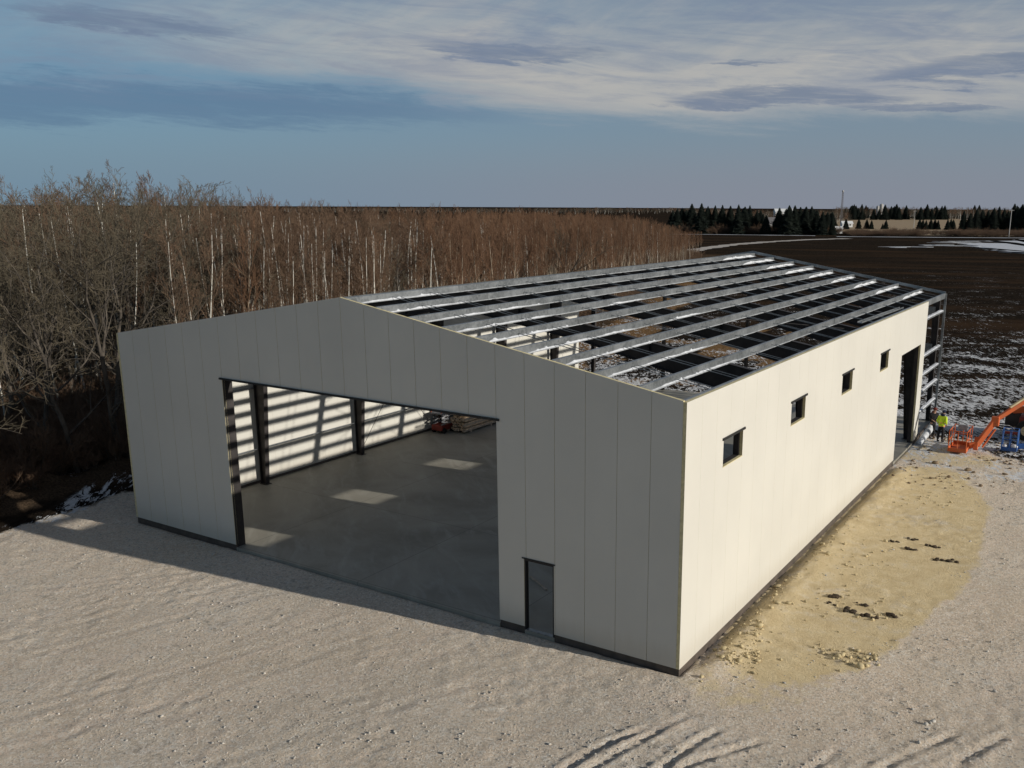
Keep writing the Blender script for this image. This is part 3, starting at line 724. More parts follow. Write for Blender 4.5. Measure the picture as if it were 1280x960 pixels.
# rod bracing, left wall third bay
br = MB(); xx = -W + .36
for a, b in (((12.5, .4), (18.0, 7.0)), ((12.5, 7.0), (18.0, .4))): br.tube((xx, a[0], a[1]), (xx, b[0], b[1]), .013, n=6); xx += .03
br.build('brace_rod', M['black_steel'], shed)
for s, o in ((1, 0), (-1, 0)):
    br = MB(); X = (lambda v: v) if s > 0 else (lambda v: -W - v)
    for (xa, xb) in ((-1.0, -6.5), (-6.5, -12.0)):
        for a, b in ((12.3, 18.2), (18.2, 12.3)): br.tube((X(xa), a, H - SL * xa - .34), (X(xb), b, H - SL * xb - .34), .012, n=6)
    br.build('brace_rod', M['black_steel'], shed)

# loose channel left lying on the roof, near the right eave
lc = MB(); a = Vector((-.75, 19.6, H - SL * -.75 - PURH + .025)); b = Vector((-.62, 27.2, H - SL * -.62 - PURH + .025))
lc.beam(a + Vector((0, 0, .004)), b + Vector((0, 0, .004)), .2, .008); lc.beam(a + Vector((.095, 0, .042)), b + Vector((.095, 0, .042)), .008, .065); lc.beam(a + Vector((-.095, 0, .042)), b + Vector((-.095, 0, .042)), .008, .065)
tag(lc.build('steel_channel', M['galv']), 'loose galvanised steel channel lying on the rafters beside the right eave', 'channel')

# ------------------------------------------------------------------ inside the shed
M['lumber'] = simple('pale_sawn_lumber', (.56, .41, .27), .8, 0, .3, 4)
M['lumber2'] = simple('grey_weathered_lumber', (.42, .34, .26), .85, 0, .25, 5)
def paint(name, col, dirt):
    t = NT(name); P = t.tc.outputs['Object']; a = t.noise(P, 2.2, 6, .65); b = t.noise(P, 9, 4, .7)
    c = t.mix(t.m('MULTIPLY', t.ss(a, .46, .72), .55), col, dirt); c = t.mix(t.m('MULTIPLY', t.ss(b, .58, .75), .5), c, tuple(v * .45 for v in dirt))
    t.set('Base Color', c); t.set('Roughness', t.m('ADD', .42, t.m('MULTIPLY', a, .4))); return t.mat
M['orange'] = paint('orange_machine_paint', (.56, .115, .030), (.30, .16, .09))
M['red'] = simple('faded_red_paint', (.20, .032, .022), .5, 0, .25, 3)
M['rubber'] = simple('black_rubber', (.022, .021, .020), .8, 0, .2, 8)
M['blue'] = paint('blue_machine_paint', (.03, .105, .32), (.12, .13, .16))
M['cream'] = simple('cream_machine_paint', (.62, .50, .30), .5, 0, .12, 2)
M['grey_plastic'] = simple('grey_plastic', (.30, .30, .31), .6)
M['white_bag'] = simple('white_woven_sack', (.74, .73, .70), .8, 0, .08, 9, .3)
rr = random.Random(12)
st = thing('lumber_stack', 'long stack of sawn lumber on the concrete floor beside the scissor lift', 'lumber', (-22.5, 21, .1))
for i, yb in enumerate((19.0, 20.9, 23.2)):
    b_ = MB(); b_.box(-23.0, -22.0, yb - .06, yb + .06, .1, .2); b_.build('bearer', M['lumber2'], st)
z = .2
for k in range(13):
    mb = MB(); x = -23.0
    while x < -22.05:
        y0 = 18.5 + rr.uniform(-.15, .15); y1 = 23.8 + rr.uniform(-.3, .3)
        mb.box(x + .003, x + .137, y0, y1, z + .002, z + .088); x += .14
    mb.build('board_layer', M['lumber'] if k % 3 else M['lumber2'], st); z += .09
    if k in (1, 4, 7):
        for yy in (19.0, 20.4, 22.0, 23.3): mb = MB(); mb.box(-23.0, -22.0, yy - .04, yy + .04, z + .002, z + .058); mb.build('spacer_batten', M['lumber2'], st)
        z += .06
def scissor_lift(loc):
    t = thing('scissor_lift', 'scissor lift with dark red base and orange rails before the lumber stack', 'lift', loc)
    x, y, z = loc
    b_ = MB(); b_.box(x - .38, x + .38, y - .55, y + .55, z + .16, z + .48); b_.build('base', M['red'], t, bevel=.03)
    for sx in (-1, 1):
        for sy in (-1, 1): w = MB(); w.tube((x + sx * .28, y + sy * .36, z + .16), (x + sx * .42, y + sy * .36, z + .16), .16, n=14); w.build('wheel', M['rubber'], t)
    for sx in (-.3, .3):
        s_ = MB()
        for k in range(3): za = z + .48 + k * .2; s_.beam((x + sx, y - .48, za), (x + sx, y + .48, za + .2), .04, .07); s_.beam((x + sx + .05, y + .48, za), (x + sx + .05, y - .48, za + .2), .04, .07)
        s_.build('scissor_arm', M['grey_plastic'], t)
    p = MB(); p.box(x - .38, x + .38, y - .58, y + .58, z + 1.13, z + 1.2); p.build('platform', M['grey_plastic'], t)
    r = MB()
    for sx in (-.36, .36):
        for yy in (-.55, 0, .55): r.tube((x + sx, y + yy, z + 1.2), (x + sx, y + yy, z + 2.25), .02, n=6)
        for zz in (1.7, 2.25): r.tube((x + sx, y - .55, z + zz), (x + sx, y + .55, z + zz), .02, n=6)
    for yy in (-.55, .55):
        for zz in (1.7, 2.25): r.tube((x - .36, y + yy, z + zz), (x + .36, y + yy, z + zz), .02, n=6)
    r.build('guard_rail', M['orange'], t)
    c = MB(); c.box(x - .12, x + .12, y + .40, y + .53, z + 1.9, z + 2.2); c.build('control_box', M['red'], t)
scissor_lift((-23.45, 18.25, .1))
b_ = MB(); b_.beam((-7.3, 3.42, .125), (-6.2, 2.77, .125), .06, .04); tag(b_.build('light_streak_strip', M['lumber2']), 'pale strip added as a streak of light on the floor inside the open entrance', 'light streak')  # made-up strip standing in for a streak of light on the floor

# ------------------------------------------------------------------ lifts and machine outside, right
def basket(t, cx, cy, z0, w, l, h, mat, floor_mat):
    f_ = MB(); f_.box(cx - w / 2, cx + w / 2, cy - l / 2, cy + l / 2, z0, z0 + .05)
    for a in ((cx - w / 2, cx + w / 2, cy - l / 2, cy - l / 2 + .03), (cx - w / 2, cx + w / 2, cy + l / 2 - .03, cy + l / 2), (cx - w / 2, cx - w / 2 + .03, cy - l / 2 + .031, cy + l / 2 - .031), (cx + w / 2 - .03, cx + w / 2, cy - l / 2 + .031, cy + l / 2 - .031)): f_.box(*a, z0 + .051, z0 + .2)
    b = f_.build('platform', floor_mat, t)
    r = MB(); rd = .024
    xs_ = [cx - w / 2 + .02, cx + w / 2 - .02]; ys_ = [cy - l / 2 + .02, cy, cy + l / 2 - .02]
    for x in xs_:
        for y in ys_: r.tube((x, y, z0 + .2), (x, y, z0 + h), rd, n=8)
        for z in (.62, h): r.tube((x, ys_[0], z0 + z), (x, ys_[2], z0 + z), rd, n=8)
    for y in (ys_[0], ys_[2]):
        for z in (.62, h): r.tube((xs_[0], y, z0 + z), (xs_[1], y, z0 + z), rd, n=8)
        r.tube(((xs_[0] + xs_[1]) / 2, y, z0 + .2), ((xs_[0] + xs_[1]) / 2, y, z0 + h), rd, n=8)
    r.build('guard_rail', mat, t)
def wheels(t, pts, r, w, rim):
    for x, y, z in pts:
        m_ = MB(); n = 20; m_.tube((x, y - w / 2, z), (x, y + w / 2, z), r, n=n); o = m_.build('wheel', M['rubber'], t, bevel=.04)
        m_ = MB(); m_.tube((x, y - w / 2 - .012, z), (x, y + w / 2 + .012, z), r * .5, n=n); m_.build('rim', rim, o)
bl = thing('boom_lift', 'orange articulated boom lift with its basket lowered to the muddy ground', 'boom lift', (8.6, 34.6, 0))
zg = -.02
basket(bl, 2.42, 29.75, .12, .92, 1.75, 1.12, M['orange'], M['orange'])
c_ = MB(); c_.box(2.15, 2.65, 30.45, 30.60, 1.0, 1.28); c_.build('control_box', M['grey_plastic'], bl, bevel=.02)
hs = MB()
for k in range(14):
    a0 = 2 * math.pi * k / 14; a1 = 2 * math.pi * (k + 1) / 14
    hs.tube((1.92, 29.3 + .22 * math.cos(a0), .85 + .34 * math.sin(a0)), (1.92, 29.3 + .22 * math.cos(a1), .85 + .34 * math.sin(a1)), .045, n=7)
hs.build('hose_coil', M['rubber'], bl, smooth=True)
m_ = MB(); m_.beam((2.88, 29.75, .35), (3.25, 29.9, .45), .16, .3); m_.beam((3.2, 29.7, .2), (3.2, 30.1, .75), .22, .25); m_.build('basket_mount', M['orange'], bl, bevel=.015)
j = MB(); j.beam((3.22, 29.9, .38), (3.95, 30.35, 1.72), .24, .26); j.build('jib', M['orange'], bl, bevel=.02)
j = MB(); j.tube((3.50, 30.0, .28), (4.02, 30.34, 1.28), .05, n=10); j.build('jib_cylinder', M['orange'], bl)
j = MB(); j.box(3.78, 4.16, 30.2, 30.55, 1.45, 1.95); j.build('knuckle', M['orange'], bl, bevel=.04)
d0 = Vector((3.98, 30.38, 1.78)); d1 = Vector((7.6, 32.6, 4.75)); du = (d1 - d0)
j = MB(); j.beam(d0, d0 + du * .52, .2, .22); j.build('fly_boom', M['orange'], bl, bevel=.015)
j = MB(); j.beam(d0 + du * .16 + Vector((0, 0, .19)), d0 + du * .95 + Vector((0, 0, .19)), .16, .10); j.build('hose_carrier', M['cream'], bl, bevel=.01)
j = MB(); j.beam(d0 + du * .42, d1, .27, .29); j.build('upper_boom', M['orange'], bl, bevel=.02)
j = MB(); j.box(7.35, 7.95, 32.35, 32.95, 4.4, 5.1); j.build('elbow', M['orange'], bl, bevel=.05)
j = MB(); j.beam((7.7, 32.75, 4.6), (9.8, 35.2, 1.7), .3, .34); j.build('lower_boom', M['orange'], bl, bevel=.02)
j = MB(); j.box(7.4, 10.4, 33.6, 35.6, 1.05, 1.75); j.build('turntable', M['orange'], bl, bevel=.08)
j = MB(); j.box(7.2, 10.2, 33.9, 35.3, .45, .95); j.build('chassis', M['orange'], bl, bevel=.05)
wheels(bl, [(7.5, 33.6, .45), (9.9, 33.6, .45), (7.5, 35.6, .45), (9.9, 35.6, .45)], .46, .34, M['cream'])
# red rough-terrain forklift parked behind
tm = thing('telehandler', 'red and orange machine with big black tyres behind the orange boom', 'telehandler', (6.3, 35.2, 0))
j = MB(); j.box(4.75, 8.2, 34.25, 36.0, .75, 1.25); j.build('chassis', M['red'], tm, bevel=.05)
j = MB(); j.box(5.5, 7.3, 34.3, 35.2, 1.26, 1.9); j.build('hood', M['orange'], tm, bevel=.08)
j = MB(); j.box(5.55, 6.75, 35.25, 36.0, 1.26, 2.6); j.build('cab', M['black_trim'], tm, bevel=.06)
j = MB(); j.box(5.45, 6.85, 35.2, 36.05, 2.602, 2.7); j.build('cab_roof', M['orange'], tm, bevel=.02)
j = MB(); j.beam((4.3, 35.1, 1.45), (8.2, 35.1, 2.15), .3, .36); j.build('boom', M['orange'], tm, bevel=.03)
j = MB(); j.beam((4.35, 35.1, 1.5), (4.35, 35.1, .55), .8, .1); 
for yy in (34.8, 35.4): j.box(3.35, 4.3, yy - .06, yy + .06, .5, .56)
j.build('fork', M['black_steel'], tm)
j = MB(); j.beam((5.15, 34.2, 1.9), (5.35, 34.2, 2.55), .1, .2); j.beam((5.35, 34.2, 2.5), (5.9, 34.22, 2.66), .1, .14); j.build('fender_arm', M['cream'], tm)
wheels(tm, [(5.2, 34.15, .56), (7.7, 34.15, .56), (5.2, 36.1, .56), (7.7, 36.1, .56)], .58, .42, M['cream'])
# blue basket with sacks
bb = thing('lift_basket', 'blue lift basket standing on the mud before the big black tyres', 'basket', (4.7, 30.9, 0))
basket(bb, 4.72, 31.0, .10, .78, .7, 1.12, M['blue'], M['blue'])
j = MB(); j.box(4.38, 5.05, 31.36, 31.44, .86, 1.0); j.build('control_panel', M['red'], bb, bevel=.01)
j = MB(); j.beam((5.1, 31.2, .3), (7.5, 31.9, .55), .22, .26); j.build('arm', M['blue'], bb, bevel=.02)
for (x, y, r_, lb) in ((4.48, 30.95, .15, 'cream sack slumped at the left in the blue lift basket'), (4.95, 31.0, .18, 'white rounded sack at the right in the blue lift basket')):
    s_ = MB(); s_.ball((x, y, .152 + r_ * .8), r_, 10, 0, (1.0, .85, .8)); tag(s_.build('sack', M['white_bag'], smooth=True), lb, 'sack')
# white membrane roll / wrapped trim leaning on the base by the door
M['poly'] = simple('clear_poly_wrap', (.55, .56, .57), .35, 0, .15, 6, .5)
wr = MB(); wr.tube((.28, 29.9, .05), (.52, 31.5, .55), .15, .19, n=10); wr.tube((.52, 31.5, .55), (.50, 31.85, .9), .19, .06, n=10)
tag(wr.build('wrapped_bundle', M['poly'], smooth=True), 'grey plastic wrapped bundle leaning by the wall beside the workers', 'bundle')

# ------------------------------------------------------------------ people
def skin_mesh(name, joints, bones, mats, parent, levels=2, root=0):
    off = parent.location if parent else Vector((0, 0, 0))
    me = bpy.data.meshes.new(name); me.from_pydata([tuple(Vector(j[0]) ) for j in joints], bones, [])
    o = bpy.data.objects.new(name, me); COL.objects.link(o)
    o.modifiers.new('skin', 'SKIN')
    if not me.skin_vertices: 
        bpy.context.view_layer.objects.active = o; bpy.ops.object.select_all(action='DESELECT'); o.select_set(True); bpy.ops.mesh.customdata_skin_add()
    for i, j in enumerate(joints): me.skin_vertices[0].data[i].radius = (j[1], j[2] if len(j) > 2 else j[1])
    me.skin_vertices[0].data[root].use_root = True
    md = o.modifiers.new('sub', 'SUBSURF'); md.levels = levels; md.render_levels = levels
    dg = bpy.context.evaluated_depsgraph_get(); dg.update(); nm = bpy.data.meshes.new_from_object(o.evaluated_get(dg))
    o.modifiers.clear(); o.data = nm; nm.name = name
    nm.materials.clear(); nm.materials.append(mats)
    nm.polygons.foreach_set('use_smooth', [True] * len(nm.polygons))
    if parent: o.parent = parent
    return o
M['skin'] = simple('skin', (.45, .27, .19), .6, 0, .08, 5)
M['hivis'] = simple('hi_vis_yellow_fabric', (.62, .80, .04), .75, 0, .15, 7)
M['pink'] = simple('orange_reflective_tape', (.85, .32, .16), .5)
M['navy'] = simple('navy_fabric', (.022, .028, .055), .85, 0, .2, 6)
M['dark_cloth'] = simple('black_work_cloth', (.018, .017, .018), .9, 0, .2, 6)
M['maroon'] = simple('dark_red_fabric', (.16, .03, .022), .85, 0, .2, 6)
M['hair'] = simple('brown_hair', (.05, .03, .018), .8)
def person(label, loc, rz, jacket, trousers, hat, arms, lean=.06, stripes=False, cap_brim=False, hood=None):
    t = thing('person', label, 'person', loc); t.rotation_euler.z = rz
    # local frame: faces -y, z up, 1.76 m
    L_ = lean
    S = {'pel': (0, .0, .95), 'sp': (0, -.3 * L_, 1.14), 'ch': (0, -.8 * L_, 1.36), 'nk': (0, -1.2 * L_, 1.52), 'hd0': (0, -1.5 * L_, 1.60), 'hd1': (0, -1.7 * L_, 1.70)}
    J = [(S['pel'], .135, .10), (S['sp'], .13, .10), (S['ch'], .155, .105), (S['nk'], .052), (S['hd0'], .070, .082), (S['hd1'], .066, .078)]
    B = [(0, 1), (1, 2), (2, 3), (3, 4), (4, 5)]
    def add(p, r, par): J.append((p, r)); B.append((par, len(J) - 1)); return len(J) - 1
    hands = []
    for s, (el, wr) in zip((-1, 1), arms):
        sh = add((s * .19, -.8 * L_, 1.41), .058, 2); e = add(el, .043, sh); w = add(wr, .030, e)
        d = (Vector(wr) - Vector(el)).normalized(); h = add(tuple(Vector(wr) + d * .08), .034, w); hands.append((Vector(wr) + d * .08, d, s))
    for s, fx in ((-1, -.02), (1, .04)):
        hp = add((s * .09, 0, .88), .085, 0); k = add((s * .105, -.02 + fx, .49), .058, hp); a = add((s * .115, .03 + fx, .09), .04, k); add((s * .125, -.13 + fx, .04), .038, a)
    body = skin_mesh('body', J, B, M['skin'], t)
    # five fingers per hand, face features, joined into the body mesh
    mb = MB()
    for p, d, s in hands:
        u = Vector((0, 0, 1)) if abs(d.z) < .8 else Vector((0, -1, 0)); a = d.cross(u).normalized(); b = a.cross(d)
        for k, (o_, l_) in enumerate(((-.028, .065), (-.009, .078), (.010, .074), (.028, .058))):
            q = p + d * .02 + a * o_; mb.tube(q, q + d * l_ * .55 - b * .008, .009, .008, 6); mb.tube(q + d * l_ * .55 - b * .008, q + d * l_ - b * .03, .008, .006, 6)
        q = p - d * .03 + a * .03 * s; mb.tube(q, q + d * .03 + a * .035 * s - b * .02, .010, .008, 6)
    c = Vector(S['hd0']) + Vector((0, 0, .03))
    mb.ball(c + Vector((0, -.088, -.012)), .016, 6, 0, (.8, 1.1, 1.3)); mb.ball(c + Vector((0, -.080, -.052)), .016, 6, 0, (1.5, .6, .5))
    for s in (-1, 1): mb.ball(c + Vector((s * .076, 0, -.005)), .024, 6, 0, (.45, .8, 1.3)); mb.ball(c + Vector((s * .03, -.078, .015)), .010, 6, 0)
    f_ = mb.build('features', M['skin']); bm_ = body.data
    import bmesh
    b2 = bmesh.new(); b2.from_mesh(bm_); b2.from_mesh(f_.data); b2.to_mesh(bm_); b2.free(); bpy.data.objects.remove(f_)
    # jacket: torso and sleeves
    K = [(S['sp'], .165, .125), ((0, -.05 * L_, 1.0), .168, .13), ((0, 0, .86), .172, .135), (S['ch'], .185, .13), ((0, -1.1 * L_, 1.475), .09)]
    KB = [(0, 1), (1, 2), (0, 3), (3, 4)]
    for s, (el, wr) in zip((-1, 1), arms):
        n = len(K); K += [((s * .20, -.8 * L_, 1.41), .078), (el, .066), (tuple(Vector(el).lerp(Vector(wr), .85)), .050)]; KB += [(3, n), (n, n + 1), (n + 1, n + 2)]
    jk = skin_mesh('jacket', K, KB, jacket, t)
    if stripes:
        sm = MB()
        for k in range(20):
            a0 = 2 * math.pi * k / 20; a1 = 2 * math.pi * (k + 1) / 20
            for z, rx, ry in ((1.10, .165, .128), (.92, .168, .132)):
                sm.add([(rx * math.cos(a0) * 1.06, ry * math.sin(a0) * 1.06 - .4 * L_, z - .03), (rx * math.cos(a1) * 1.06, ry * math.sin(a1) * 1.06 - .4 * L_, z - .03), (rx * math.cos(a1) * 1.06, ry * math.sin(a1) * 1.06 - .4 * L_, z + .03), (rx * math.cos(a0) * 1.06, ry * math.sin(a0) * 1.06 - .4 * L_, z + .03)], [(0, 1, 2, 3)])
        for s in (-1, 1): sm.beam((s * .085, .118 - .7 * L_, 1.12), (s * .10, .095 - 1. * L_, 1.44), .05, .012, up=(0, 1, 0))
        o = sm.build('reflective_tape', M['pink']); o.location = (0, 0, 0); o.parent = jk
    T = [((0, 0, .96), .150, .12), ((0, 0, .88), .135, .11)]; TB = [(0, 1)]
    for s, fx in ((-1, -.02), (1, .04)):
        n = len(T); T += [((s * .09, 0, .82), .098), ((s * .105, -.02 + fx, .49), .078), ((s * .115, .03 + fx, .13), .064)]; TB += [(1, n), (n, n + 1), (n + 1, n + 2)]
    skin_mesh('trousers', T, TB, trousers, t)
    for s, fx in ((-1, -.02), (1, .04)):
        skin_mesh('boot', [((s * .115, .03 + fx, .17), .058), ((s * .115, .035 + fx, .065), .060), ((s * .125, -.07 + fx, .05), .052), ((s * .13, -.16 + fx, .045), .042)], [(0, 1), (1, 2), (2, 3)], M['dark_cloth'], t)
    hm = MB(); c = Vector(S['hd1']) + Vector((0, .008, .005)); hm.ball(c, .115, 14, 0, (.92, 1.06, .78))
    if cap_brim: hm.box(c.x - .075, c.x + .075, c.y - .2, c.y - .09, c.z - .015, c.z)
    for v in hm.v: pass
    o = hm.build('hat', hat, smooth=True); o.parent = t
    if hood:
        h2 = MB(); h2.ball(Vector(S['nk']) + Vector((0, .06, .0)), .12, 10, 0, (1.1, .8, .7)); o = h2.build('hood', hood, smooth=True); o.parent = t
    return t
person('worker in yellow hi vis jacket and dark trousers seen from behind', (1.18, 31.15, hz(1.18, 31.15) + .01), math.radians(160), M['hivis'], M['dark_cloth'], M['navy'],
       [((-.27, .02, 1.15), (-.20, -.16, 1.0)), ((.27, .02, 1.15), (.20, -.16, 1.0))], .10, True, False, M['navy'])
person('worker in black clothes with dark red cap standing at the wall', (.62, 31.75, hz(.62, 31.75) + .01), math.radians(35), M['dark_cloth'], M['dark_cloth'], M['maroon'],
       [((-.26, -.03, 1.14), (-.14, -.24, 1.08)), ((.26, -.03, 1.14), (.14, -.24, 1.08))], .08, False, True, M['maroon'])

# ------------------------------------------------------------------ stones, clods
def rocks(name, pts, sizes, mat, seed, flat=.7, subd=1):
    rg = np.random.default_rng(seed); t = (1 + 5 ** .5) / 2
    ico = np.array([(-1, t, 0), (1, t, 0), (-1, -t, 0), (1, -t, 0), (0, -1, t), (0, 1, t), (0, -1, -t), (0, 1, -t), (t, 0, -1), (t, 0, 1), (-t, 0, -1), (-t, 0, 1)], float); ico /= np.linalg.norm(ico[0])
    F = np.array([(0, 11, 5), (0, 5, 1), (0, 1, 7), (0, 7, 10), (0, 10, 11), (1, 5, 9), (5, 11, 4), (11, 10, 2), (10, 7, 6), (7, 1, 8), (3, 9, 4), (3, 4, 2), (3, 2, 6), (3, 6, 8), (3, 8, 9), (4, 9, 5), (2, 4, 11), (6, 2, 10), (8, 6, 7), (9, 8, 1)])
    n = len(pts); V = np.repeat(ico[None], n, 0) * rg.uniform(.7, 1.25, (n, 12, 1)) * rg.uniform(.6, 1.25, (n, 1, 3)) * np.array([1, 1, flat])
    a = rg.uniform(0, 6.28, n); ca, sa = np.cos(a)[:, None], np.sin(a)[:, None]
    X = V[:, :, 0] * ca - V[:, :, 1] * sa; Y = V[:, :, 0] * sa + V[:, :, 1] * ca
    V = np.stack([X, Y, V[:, :, 2]], -1) * np.asarray(sizes)[:, None, None] + np.asarray(pts)[:, None, :]
    T = (F[None] + (np.arange(n) * 12)[:, None, None]).reshape(-1, 3)
    return np_mesh(name, V.reshape(-1, 3), np.zeros((0, 4), int), mat, tris=T)
rg = np.random.default_rng(7)
n = 60000; px = rg.uniform(-30, 10, n); py = -14 + 48 * rg.power(1.0, n) ** 1.0
ok = ~((px < .08) & (px > -24.5) & (py > -.03)); ok &= ~((px > 0) & (py > 31)); ok &= (px > -28)
clump = fbm(px / 1.3, py / 1.3, 123, 3); ok &= rg.random(n) < sstep(.42, .68, clump) * .95 + .04
ok &= ~((np.hypot((px - 2.0) / 3.3, (py - 13.2) / 12) < 1) & (px > 0) & (rg.random(n) < .72))
px, py = px[ok], py[ok]; sz = np.clip(rg.lognormal(math.log(.0145), .5, len(px)), .008, .06)
pz = height(px[None], py[None])[0] + sz * .25
tag(rocks('gravel_stones', np.stack([px, py, pz], -1), sz, M['stone'], 3), 'scattered pale gravel stones on the yard', 'gravel', kind='stuff')
pts = []; szs = []
for cx, cy, rx, ry, k in ((.9, 1.7, .55, .5, 60), (1.25, 2.28, .4, .35, 46), (1.0, 3.4, .5, .9, 34), (3.5, 3.5, .75, .5, 80), (4.25, 3.75, .4, .35, 34), (1.6, 6.0, 1.0, 1.2, 30), (2.2, 11.0, 1.2, 3.0, 50), (3.6, 6.8, .8, 1.0, 26), (2.6, 19.5, 1.0, 1.4, 40), (.45, 4.0, .3, 4.0, 70), (.5, 12, .3, 5, 90)):
    for _ in range(k):
        x = max(.14, rg.normal(cx, rx * .6)); y = rg.normal(cy, ry * .6); pts.append((x, y)); szs.append(float(np.clip(rg.lognormal(math.log(.036), .5), .015, .13)))
pts = np.array(pts); szs = np.array(szs)
tag(rocks('sand_rubble', np.stack([pts[:, 0], pts[:, 1], height(pts[:, :1].T, pts[:, 1:].T)[0] + szs * .3], -1), szs, M['sandstone'], 5), 'broken yellow sand lumps beside the right wall', 'rubble', kind='stuff')
pts = []; szs = []
for _ in range(420):
    x = rg.uniform(.4, 6.2); y = rg.uniform(25.8, 33.5) if rg.random() < .8 else rg.uniform(22, 26)
    if fbm(np.array([x / 1.1]), np.array([y / 1.1]), 140, 3)[0] < .50: continue
    pts.append((x, y)); szs.append(float(np.clip(rg.lognormal(math.log(.055), .55), .02, .19)))
pts = np.array(pts); szs = np.array(szs)
tag(rocks('dirt_lumps', np.stack([pts[:, 0], pts[:, 1], height(pts[:, :1].T, pts[:, 1:].T)[0] + szs * .25], -1), szs, M['mud'], 8, .6), 'churned brown dirt lumps on the ground round the lift basket', 'dirt', kind='stuff')
clods = [(2.23, 6.93), (2.96, 6.66), (3.61, 6.58), (3.15, 7.35), (2.0, 7.5), (4.1, 7.0), (2.64, 13.9), (3.49, 13.42), (4.4, 12.75), (3.2, 14.6), (4.0, 14.1), (4.9, 12.9)]
for i, (x, y) in enumerate(clods):
    s_ = .17 if i % 3 else .13
    k = 5; r_ = np.random.default_rng(40 + i); pp = np.stack([r_.normal(0, s_ * .9, k), r_.normal(0, s_ * .45, k), np.full(k, 0.)], -1)
    o = rocks('soil_clod', pp, r_.uniform(.6, 1.0, k) * s_ * .7, M['soil'], 90 + i, .6); o.location = (x, y, hz(x, y) + .02)
    tag(o, 'dark soil clod on the yellow sand in the {} patch'.format('nearer' if y < 10 else 'farther'), 'soil clod', 'dark clods in the nearer sand' if y < 10 else 'dark clods in the farther sand')

# ------------------------------------------------------------------ trees
def seg_mesh(segs, n):
    """segs: array (k,8) p0 p1 r0 r1 -> verts, quads of n sided tubes"""
    S = np.asarray(segs, np.float64); p0, p1, r0, r1 = S[:, :3], S[:, 3:6], S[:, 6], S[:, 7]
    d = p1 - p0; d /= np.linalg.norm(d, axis=1, keepdims=True) + 1e-9
    u = np.where(np.abs(d[:, 2:3]) < .9, np.array([[0, 0, 1.]]), np.array([[1., 0, 0]]))
    a = np.cross(d, u); a /= np.linalg.norm(a, axis=1, keepdims=True); b = np.cross(d, a)
    th = np.arange(n) * 2 * np.pi / n; c, s = np.cos(th), np.sin(th)
    ring = a[:, None, :] * c[None, :, None] + b[:, None, :] * s[None, :, None]
    V = np.concatenate([p0[:, None] + ring * r0[:, None, None], p1[:, None] + ring * r1[:, None, None]], 1)
    i = np.arange(n); j = (i + 1) % n; q = np.stack([i, i + n, j + n, j], -1)
    return V.reshape(-1, 3), (q[None] + (np.arange(len(S)) * 2 * n)[:, None, None]).reshape(-1, 4)
KINDS = {
 'broad': dict(L=8.5, r=.125, lean=.10, wob=.20, up=.05, lv=[(9, .22, (.55, 1.05), .62), (7, .2, (.5, 1.0), .50), (5, .15, (.45, .95), .48), (3, .2, (.4, .9), .5)], trop=.10, rt=.0095),
 'birch': dict(L=10.5, r=.078, lean=.06, wob=.07, up=.08, lv=[(13, .50, (.45, .8), .25), (7, .2, (.5, .9), .52), (6, .2, (.4, .8), .5), (2, .3, (.3, .7), .5)], trop=.12, rt=.0085),
 'poplar': dict(L=9.8, r=.066, lean=.06, wob=.05, up=.08, lv=[(15, .42, (.3, .6), .24), (7, .15, (.35, .7), .55), (5, .2, (.3, .7), .5), (2, .3, (.3, .7), .55)], trop=.22, rt=.0085),
 'shrub': dict(L=2.2, r=.03, lean=.5, wob=.15, up=.05, lv=[(8, .15, (.35, .8), .55), (6, .15, (.4, .9), .5), (4, .2, (.4, .9), .5)], trop=.15, rt=.008, stems=7),
}
def tree_parts(kind, seed):
    K = KINDS[kind]; rg = np.random.default_rng(seed); wood = []; tw = []
    def unit(v): return v / (np.linalg.norm(v) + 1e-9)
    def grow(p, d, L, r, lv):
        k = 7 if lv == 0 else (4 if lv == 1 else (3 if lv == 2 else 2)); pts = [p]; dirs = [d]; rr_ = [r]
        for i in range(k):
            d = unit(d + rg.normal(0, K['wob'] * (1 if lv else .7), 3) + np.array([0, 0, K['trop'] if lv else K['up']])); p = p + d * L / k
            pts.append(p); dirs.append(d); rr_.append(max(K['rt'] * .7, r * (1 - .80 * (i + 1) / k)))
        out = wood if r > (.038 if kind == 'birch' else .022) else tw
        for i in range(k): out.append((*pts[i], *pts[i + 1], rr_[i], rr_[i + 1]))
        if lv >= len(K['lv']): return
        n, t0, ang, ratio = K['lv'][lv]
        n = max(2, int(n * rg.uniform(.8, 1.25)))
        for c in range(n):
            t = t0 + (1 - t0) * (c + rg.random()) / n; f = t * k; i = min(k - 1, int(f)); q = pts[i] + (pts[i + 1] - pts[i]) * (f - i)
            ax = unit(np.cross(dirs[i], rg.normal(0, 1, 3))); an = rg.uniform(*ang); nd = unit(dirs[i] * math.cos(an) + ax * math.sin(an))
            nl = L * ratio * (1.15 - .6 * t) * rg.uniform(.7, 1.25)
            grow(q, nd, nl, max(K['rt'], min(r * .46, rr_[i] * .6)), lv + 1)
    for s in range(K.get('stems', 1)):
        ld = unit(np.array([rg.normal(0, K['lean']), rg.normal(0, K['lean']), 1.])); st = np.array([rg.normal(0, .15), rg.normal(0, .15), -.15]) if K.get('stems') else np.array([0, 0, -.15])
        grow(st, ld, K['L'] * (rg.uniform(.6, 1.1) if K.get('stems') else 1), K['r'], 0)
    return wood, tw
